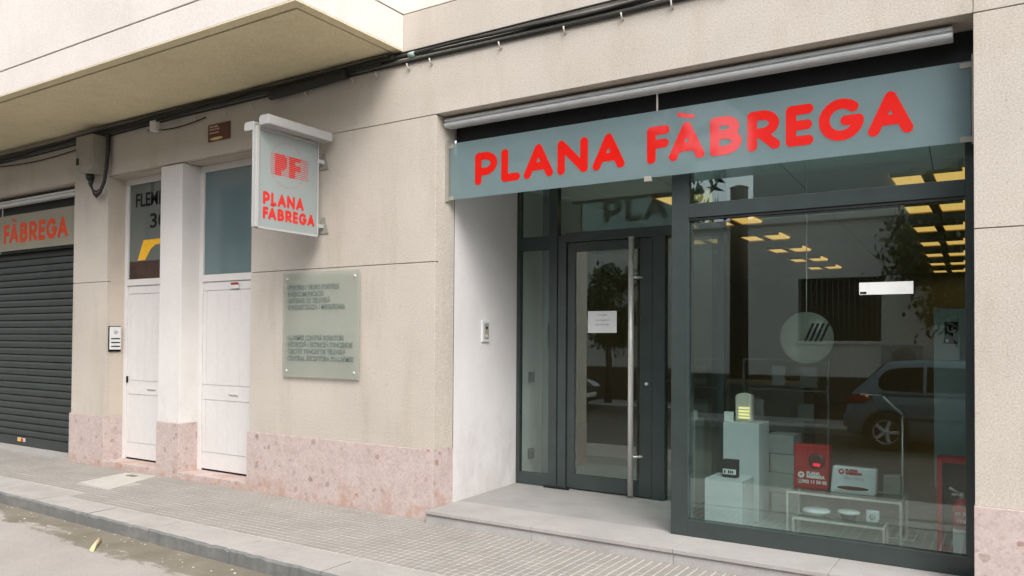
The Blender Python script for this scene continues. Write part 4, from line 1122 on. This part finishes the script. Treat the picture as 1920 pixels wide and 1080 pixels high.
# extinguisher in a red frame
ef = thing('extinguisher_cabinet', 'red framed cabinet standing at the right end of the shop window', 'cabinet', (-0.33, 0.9, FD))
bm = new_bm()
for q in ((-0.445, -0.412, 0.80, 0.98, FD, 0.79), (-0.412, -0.195, 0.80, 0.98, 0.757, 0.79), (-0.195, -0.165, 0.80, 0.98, FD, 0.79), (-0.412, -0.195, 0.80, 0.98, FD, FD+0.03)): box(bm, *q)
obj('frame', bm, M['redcab'], ef, 0.003)
bobj('back_panel', (-0.412, -0.195, 0.965, 0.978, FD+0.03, 0.757), M['brown'], ef)
fe = thing('fire_extinguisher', 'red fire extinguisher with white lower half standing before red framed cabinet', 'extinguisher', (-0.285, 0.70, FD))
ex = (-0.285, 0.70, FD)
bm = new_bm(); lathe(bm, ex, [(0.052, 0.0), (0.056, 0.01), (0.056, 0.225), (0.056, 0.226)], 24); obj('lower_body', bm, M['exwhite'], fe)
bm = new_bm(); lathe(bm, ex, [(0.056, 0.2265), (0.056, 0.36), (0.050, 0.395), (0.030, 0.42), (0.016, 0.43)], 24); obj('upper_body', bm, M['redcab'], fe)
bm = new_bm(); lathe(bm, ex, [(0.0575, 0.235), (0.0575, 0.345)], 24); obj('label_band', bm, M['redcab'], fe)
bm = new_bm(); tube(bm, [(-0.285, 0.70, FD+0.43), (-0.285, 0.70, FD+0.47)], 0.016, 10); tube(bm, [(-0.30, 0.70, FD+0.465), (-0.36, 0.69, FD+0.50)], 0.010, 8); tube(bm, [(-0.29, 0.70, FD+0.455), (-0.345, 0.69, FD+0.455)], 0.009, 8); obj('valve_lever', bm, M['steel'], fe)
bm = new_bm(); tube(bm, [(-0.26, 0.70, FD+0.45), (-0.21, 0.69, FD+0.40), (-0.222, 0.685, FD+0.2)], 0.009, 8); obj('hose', bm, M['black'], fe)
for k, (z, hw) in enumerate(((0.325, 0.036), (0.272, 0.030))):
    print_line(fe, -0.285-hw, -0.285+hw, FD+z, 0.024, 0.6412, M['paper'], k+21)

# ------------------------------------------------------------------ the other side of the street (seen in the glass)
OY = -11.0
hs_ = thing('white_house', 'low white rendered house with dark base and barred window across the street', 'house', (-5, -13, 0))
WX0, WX1, WZ0, WZ1 = -3.78, -2.18, 1.62, 2.92
bm = new_bm()
box(bm, -17.5, WX0, OY-6, OY, 0.88, 4.1); box(bm, WX1, 9, OY-6, OY, 0.88, 4.1); box(bm, WX0, WX1, OY-6, OY, WZ1, 4.1); box(bm, WX0, WX1, OY-6, OY, 0.88, WZ0); box(bm, WX0, WX1, OY-6, OY-0.25, WZ0, WZ1)
obj('wall', bm, M['oppwall'], hs_)
bobj('base', (-17.5, 9, OY-6, OY+0.03, -0.1, 0.88), M['oppbase'], hs_)
bobj('cornice', (-17.5, 9.1, OY-6.1, OY+0.12, 4.1, 4.25), M['oppwall'], hs_, 0.02)
bm = new_bm(); box(bm, WX0, WX1, OY-0.24, OY-0.20, WZ0, WZ1); wn = obj('window', bm, M['dark'], hs_); WORLD[wn] = Vector((0, 0, 0))
bobj('sill', (WX0-0.08, WX1+0.08, OY-0.2, OY+0.07, WZ0-0.07, WZ0), M['oppwall'], wn, 0.008)
for k in range(15):
    x = WX0+0.06+k*(WX1-WX0-0.12)/14
    bm = new_bm(); tube(bm, [(x, OY+0.03, WZ0+0.02), (x, OY+0.03, WZ1-0.02)], 0.010, 6); obj('bar', bm, M['iron'], wn)
ac = thing('air_conditioner', 'white box air conditioner on the house wall across the street', 'air conditioner', (-1.85, OY, 1.0))
bobj('case', (-2.15, -1.45, OY+0.001, OY+0.28, 1.0, 1.55), M['alupaint'], ac, 0.02)
bm = new_bm(); lathe(bm, (-1.75, OY+0.285, 1.28), [(0.22, 0), (0.2, 0.012), (0.001, 0.012)], 24, 'Y'); obj('fan_grille', bm, M['boxgrey'], ac)
po = thing('utility_pole', 'thick dark brown wooden pole on the far pavement', 'pole', (-4.66, -9.75, 0))
bm = new_bm(); tube(bm, [(-4.66, -9.75, -0.05), (-4.66, -9.75, 4.72)], [0.19, 0.175], 16); obj('post', bm, M['polewood'], po)
bm = new_bm(); lathe(bm, (-4.66, -9.75, 4.70), [(0.18, 0), (0.19, 0.03), (0.05, 0.08)], 16); obj('cap', bm, M['polewood'], po)
# taller block further right
tb = thing('terrace_block', 'taller grey house with oversailing roof behind the white house across the street', 'building', (5, -20, 0))
bobj('wall', (-6.4, 16, -24, -17.1, 0, 8.2), mat_plain('grey_block_render', (0.2, 0.22, 0.22), 0.9), tb)
bm = new_bm(); prism(bm, [(-6.4, 8.2), (-7.7, 9.3), (16.5, 9.3), (16, 8.2)], 'Y', -24.4, -16.7); obj('roof', bm, M['brown'], tb)
ch = thing('corner_house', 'tall sandy coloured house across the street, left of the white house', 'house', (-30, -16, 0))
bobj('wall', (-46, -17.6, -21, OY, 0.9, 9.6), mat_render('sandy_render', (0.50, 0.40, 0.27), 0.3), ch)
bobj('base', (-46.02, -17.58, -21.02, OY+0.03, -0.1, 0.9), M['oppbase'], ch)
bobj('cornice', (-46.3, -17.55, -21.3, OY+0.3, 9.6, 9.85), M['oppwall'], ch, 0.02)
for k in range(5):
    x = -44+k*5.4
    wn2 = bobj('window', (x, x+1.2, OY+0.001, OY+0.03, 4.6, 6.6), M['dark'], ch); WORLD[wn2] = Vector((0, 0, 0))
    bobj('sill', (x-0.1, x+1.3, OY+0.001, OY+0.14, 4.5, 4.595), M['oppwall'], wn2, 0.01)
# trees
def tree(x, y, h, rad, n, lab, seedv, leaf=0.075):
    rnd = random.Random(seedv)
    t = thing('street_tree', lab, 'tree', (x, y, 0), 'dark leafy trees on the far pavement')
    bm = new_bm(); tube(bm, [(x, y, -0.05), (x+0.03, y, h*0.3), (x-0.02, y+0.03, h*0.55), (x, y, h*0.8)], [0.11, 0.085, 0.06, 0.03], 10)
    cl_ = []
    for k in range(16):
        a = rnd.uniform(0, 6.28); rr = rad*rnd.uniform(0.35, 0.95); zz = h*rnd.uniform(0.50, 1.0)
        c = Vector((x+rr*math.cos(a), y+rr*math.sin(a)*0.9, zz)); cl_.append(c)
        s = Vector((x, y, h*rnd.uniform(0.3, 0.6)))
        tube(bm, [s, s.lerp(c, 0.5)+Vector((0, 0, 0.08)), c], [0.03, 0.02, 0.008], 6)
    obj('trunk', bm, M['bark'], t)
    bm = new_bm()
    for k in range(n):
        c = rnd.choice(cl_)
        d = Vector((rnd.gauss(0, 1), rnd.gauss(0, 1), rnd.gauss(0, 0.8)))*rad*0.26
        p_ = c+d
        e = Euler((rnd.uniform(0, 6), rnd.uniform(0, 6), rnd.uniform(0, 6))).to_matrix()
        s = leaf*rnd.uniform(0.7, 1.35)
        v = [bm.verts.new(p_+e @ Vector(q)*s) for q in ((-1, 0, 0), (0, -0.5, 0.1), (1.1, 0, 0), (0, 0.5, 0.1))]
        bm.faces.new(v)
    me = bpy.data.meshes.new('crown'); bm.to_mesh(me); bm.free(); me.materials.append(M['leaf'])
    link('crown', me, t)
tree(-0.72, -10.0, 4.35, 1.0, 7600, 'dark leafy tree beside the parked blue grey hatchback', 3)
tree(-8.75, -9.9, 3.3, 0.65, 3600, 'dark leafy tree beside the parked black car', 5)
tree(-14.2, -19.2, 10.2, 4.6, 9000, 'tall broad leafy tree rising behind the white house roof', 8, 0.26)

# parked cars ---------------------------------------------------------------------------
def wheel_meshes():
    bm = new_bm(); lathe(bm, (0, 0, 0), [(0.19, -0.08), (0.275, -0.085), (0.298, -0.06), (0.300, 0.0), (0.298, 0.06), (0.275, 0.085), (0.19, 0.08)], 32, 'Y', False)
    me1 = bpy.data.meshes.new('tyre'); bmesh.ops.recalc_face_normals(bm, faces=bm.faces); bm.to_mesh(me1); bm.free(); me1.materials.append(M['tyre'])
    bm = new_bm(); lathe(bm, (0, 0, 0), [(0.165, 0.03), (0.192, 0.07), (0.195, 0.08), (0.182, 0.076)], 32, 'Y', False)
    lathe(bm, (0, 0, 0), [(0.001, 0.082), (0.035, 0.08), (0.04, 0.06), (0.04, 0.03)], 16, 'Y')
    for k in range(5):
        a = 2*math.pi*k/5
        ca, sa = math.cos(a), math.sin(a)
        def P(r, t, y): return (r*ca-t*sa, y, r*sa+t*ca)
        hexa(bm, [P(0.03, -0.03, 0.045), P(0.18, -0.022, 0.045), P(0.18, 0.022, 0.045), P(0.03, 0.03, 0.045), P(0.03, -0.03, 0.075), P(0.18, -0.022, 0.068), P(0.18, 0.022, 0.068), P(0.03, 0.03, 0.075)])
    me2 = bpy.data.meshes.new('rim'); bmesh.ops.recalc_face_normals(bm, faces=bm.faces); bm.to_mesh(me2); bm.free(); me2.materials.append(M['alu'])
    bm = new_bm(); lathe(bm, (0, 0, 0), [(0.001, 0.02), (0.185, 0.02)], 24, 'Y'); me3 = bpy.data.meshes.new('hub'); bm.to_mesh(me3); bm.free(); me3.materials.append(M['dark'])
    return me1, me2, me3
WH = wheel_meshes()
def loft(bm, secs, smooth=True):
    rings = [[bm.verts.new(p) for p in s] for s in secs]
    n = len(rings[0])
    for a, b in zip(rings, rings[1:]):
        for k in range(n):
            f = bm.faces.new((a[k], a[(k+1) % n], b[(k+1) % n], b[k])); f.smooth = smooth
    bm.faces.new(rings[0][::-1]); bm.faces.new(rings[-1])
def hatchback(x, ys, paint, lab):
    """rear bumper at x, nose towards +x; near side plane (towards the shop) at y = ys"""
    L, HW = 3.83, 0.825
    yc = ys-HW; z0 = ROAD_Z
    t = thing('parked_car', lab, 'car', (x+L/2, yc, z0), 'cars parked along the far kerb')
    # lower body: station, half width, sill, belt
    st = [(0.0, 0.70, 0.36, 0.60), (0.05, 0.77, 0.25, 0.82), (0.25, 0.81, 0.20, 0.93), (0.9, 0.825, 0.18, 0.92), (2.0, 0.825, 0.18, 0.90), (2.7, 0.82, 0.18, 0.88), (3.2, 0.80, 0.19, 0.80), (3.6, 0.74, 0.22, 0.68), (3.79, 0.62, 0.27, 0.56), (3.83, 0.52, 0.34, 0.50)]
    bm = new_bm()
    secs = []
    for s, hw, zb, zt in st:
        q = []
        for a, b in ((-0.90, 0.0), (0.90, 0.0), (0.985, 0.12), (1.0, 0.5), (0.97, 0.82), (0.90, 1.0), (-0.90, 1.0), (-0.97, 0.82), (-1.0, 0.5), (-0.985, 0.12)):
            q.append((x+s, yc+a*hw, z0+zb+b*(zt-zb)))
        secs.append(q)
    loft(bm, secs)
    obj('body', bm, paint, t, 0.0)
    # cabin: base on the belt, tumblehome to the roof
    cab = [(0.12, 0.90, 0.70, 0.915, 0.905), (0.62, 0.92, 0.60, 1.395, 0.88), (1.10, 0.92, 0.59, 1.43, 0.87), (1.75, 0.91, 0.58, 1.42, 0.87), (2.05, 0.90, 0.58, 1.37, 0.87), (2.85, 0.87, 0.66, 0.885, 0.87)]
    bm = new_bm(); secs = []
    for s, zb, rw, zt, bz in cab:
        bw = 0.775
        secs.append([(x+s, yc-bw, z0+zb-0.05), (x+s, yc+bw, z0+zb-0.05), (x+s, yc+bw*0.985, z0+zb), (x+s, yc+rw+0.02, z0+zt-0.04*(zt > 1)), (x+s, yc+rw-0.05, z0+zt), (x+s, yc-rw+0.05, z0+zt), (x+s, yc-rw-0.02, z0+zt-0.04*(zt > 1)), (x+s, yc-bw*0.985, z0+zb)])
    loft(bm, secs)
    obj('cabin', bm, paint, t)
    def side(z, belt=0.92, roof=1.39): # y of the tumblehome surface
        f = (z-belt)/(roof-belt)
        return 0.763+(0.60-0.763)*f
    for sgn in (1, -1):
        for name, pts in (('side_window', [(0.55, 0.955), (0.50, 1.02), (0.50, 1.14), (0.60, 1.26), (0.78, 1.305), (1.13, 1.325), (1.13, 0.94), (0.80, 0.945)]), ('side_window', [(1.18, 0.94), (1.18, 1.325), (1.80, 1.315), (2.0, 1.28), (2.45, 0.985), (2.50, 0.945)])):
            bm = new_bm()
            A = [bm.verts.new((x+a, yc+sgn*(side(b)+0.012), z0+b)) for a, b in pts]; Bq = [bm.verts.new((x+a, yc+sgn*(side(b)-0.03), z0+b)) for a, b in pts]
            bm.faces.new(A); bm.faces.new(Bq[::-1])
            for k in range(len(pts)): bm.faces.new((A[k], A[(k+1) % len(pts)], Bq[(k+1) % len(pts)], Bq[k]))
            obj(name, bm, M['black'], t)
        bm = new_bm(); box(bm, x+0.42, x+3.1, yc+sgn*0.815-0.012, yc+sgn*0.815+0.016, z0+0.50, z0+0.53); obj('trim_strip', bm, M['black'], t)
        bm = new_bm(); box(bm, x+1.25, x+1.40, yc+sgn*0.81-0.01, yc+sgn*0.81+0.025, z0+0.80, z0+0.83); obj('door_handle', bm, M['alupaint'], t)
        bm = new_bm(); box(bm, x+2.35, x+2.5, yc+sgn*0.86-0.08, yc+sgn*0.86+0.08, z0+0.93, z0+1.04); obj('door_mirror', bm, paint, t, 0.02)
        bm = new_bm(); prism(bm, [(x+0.0, z0+0.74), (x+0.10, z0+0.86), (x+0.38, z0+0.90), (x+0.42, z0+0.83), (x+0.30, z0+0.75)], 'Y', yc+sgn*0.72-0.06, yc+sgn*0.72+0.095) if sgn > 0 else prism(bm, [(x+0.0, z0+0.74), (x+0.10, z0+0.86), (x+0.38, z0+0.90), (x+0.42, z0+0.83), (x+0.30, z0+0.75)], 'Y', yc-0.815, yc-0.66); obj('tail_light', bm, M['redlens'], t, 0.01)
        bm = new_bm(); prism(bm, [(x+3.30, z0+0.70), (x+3.42, z0+0.745), (x+3.64, z0+0.675), (x+3.76, z0+0.58), (x+3.60, z0+0.56)], 'Y', yc+sgn*0.58-0.17, yc+sgn*0.58+0.17); obj('headlight', bm, M['lens'], t, 0.02)
    bm = new_bm(); hexa(bm, [(x+0.13, yc-0.6, z0+0.94), (x+0.13, yc+0.6, z0+0.94), (x+0.14, yc+0.6, z0+0.93), (x+0.14, yc-0.6, z0+0.93), (x+0.55, yc-0.52, z0+1.36), (x+0.55, yc+0.52, z0+1.36), (x+0.60, yc+0.52, z0+1.35), (x+0.60, yc-0.52, z0+1.35)]); obj('rear_window', bm, M['black'], t)
    bm = new_bm(); hexa(bm, [(x+2.80, yc-0.62, z0+0.90), (x+2.80, yc+0.62, z0+0.90), (x+2.87, yc+0.62, z0+0.90), (x+2.87, yc-0.62, z0+0.90), (x+2.10, yc-0.54, z0+1.35), (x+2.10, yc+0.54, z0+1.35), (x+2.14, yc+0.54, z0+1.36), (x+2.14, yc-0.54, z0+1.36)]); obj('windscreen', bm, M['black'], t)
    bm = new_bm(); box(bm, x-0.03, x+0.14, yc-0.74, yc+0.74, z0+0.34, z0+0.56); obj('bumper', bm, paint, t, 0.04)
    bm = new_bm(); box(bm, x+3.70, x+3.86, yc-0.56, yc+0.56, z0+0.26, z0+0.46); obj('bumper', bm, paint, t, 0.04)
    bm = new_bm(); box(bm, x+3.80, x+3.872, yc-0.26, yc+0.26, z0+0.36, z0+0.46); obj('number_plate', bm, M['paper'], t)
    bm = new_bm(); tube(bm, [(x+0.72, yc, z0+1.40), (x+0.55, yc, z0+1.62)], 0.006, 6); obj('aerial', bm, M['black'], t)
    for wx in (0.62, 3.06):
        for sgn in (1, -1):
            bm = new_bm(); lathe(bm, (x+wx, yc+sgn*0.70, z0+0.30), [(0.345, -0.13), (0.345, 0.131)], 28, 'Y'); obj('wheel_arch', bm, M['dark'], t)
            e = bpy.data.objects.new('wheel', WH[2]); COL.objects.link(e); e.parent = t
            e.location = Vector((x+wx, yc+sgn*0.79, z0+0.30))-WORLD[t]
            if sgn < 0: e.rotation_euler = (0, 0, math.pi)
            for nm, me in (('tyre', WH[0]), ('rim', WH[1])):
                q = bpy.data.objects.new(nm, me); COL.objects.link(q); q.parent = e
hatchback(-2.28, -7.42, M['carpaint'], 'blue grey hatchback parked across the street opposite the shop window')
hatchback(-12.35, -7.60, M['darkcar'], 'black hatchback parked across the street opposite the shop door')
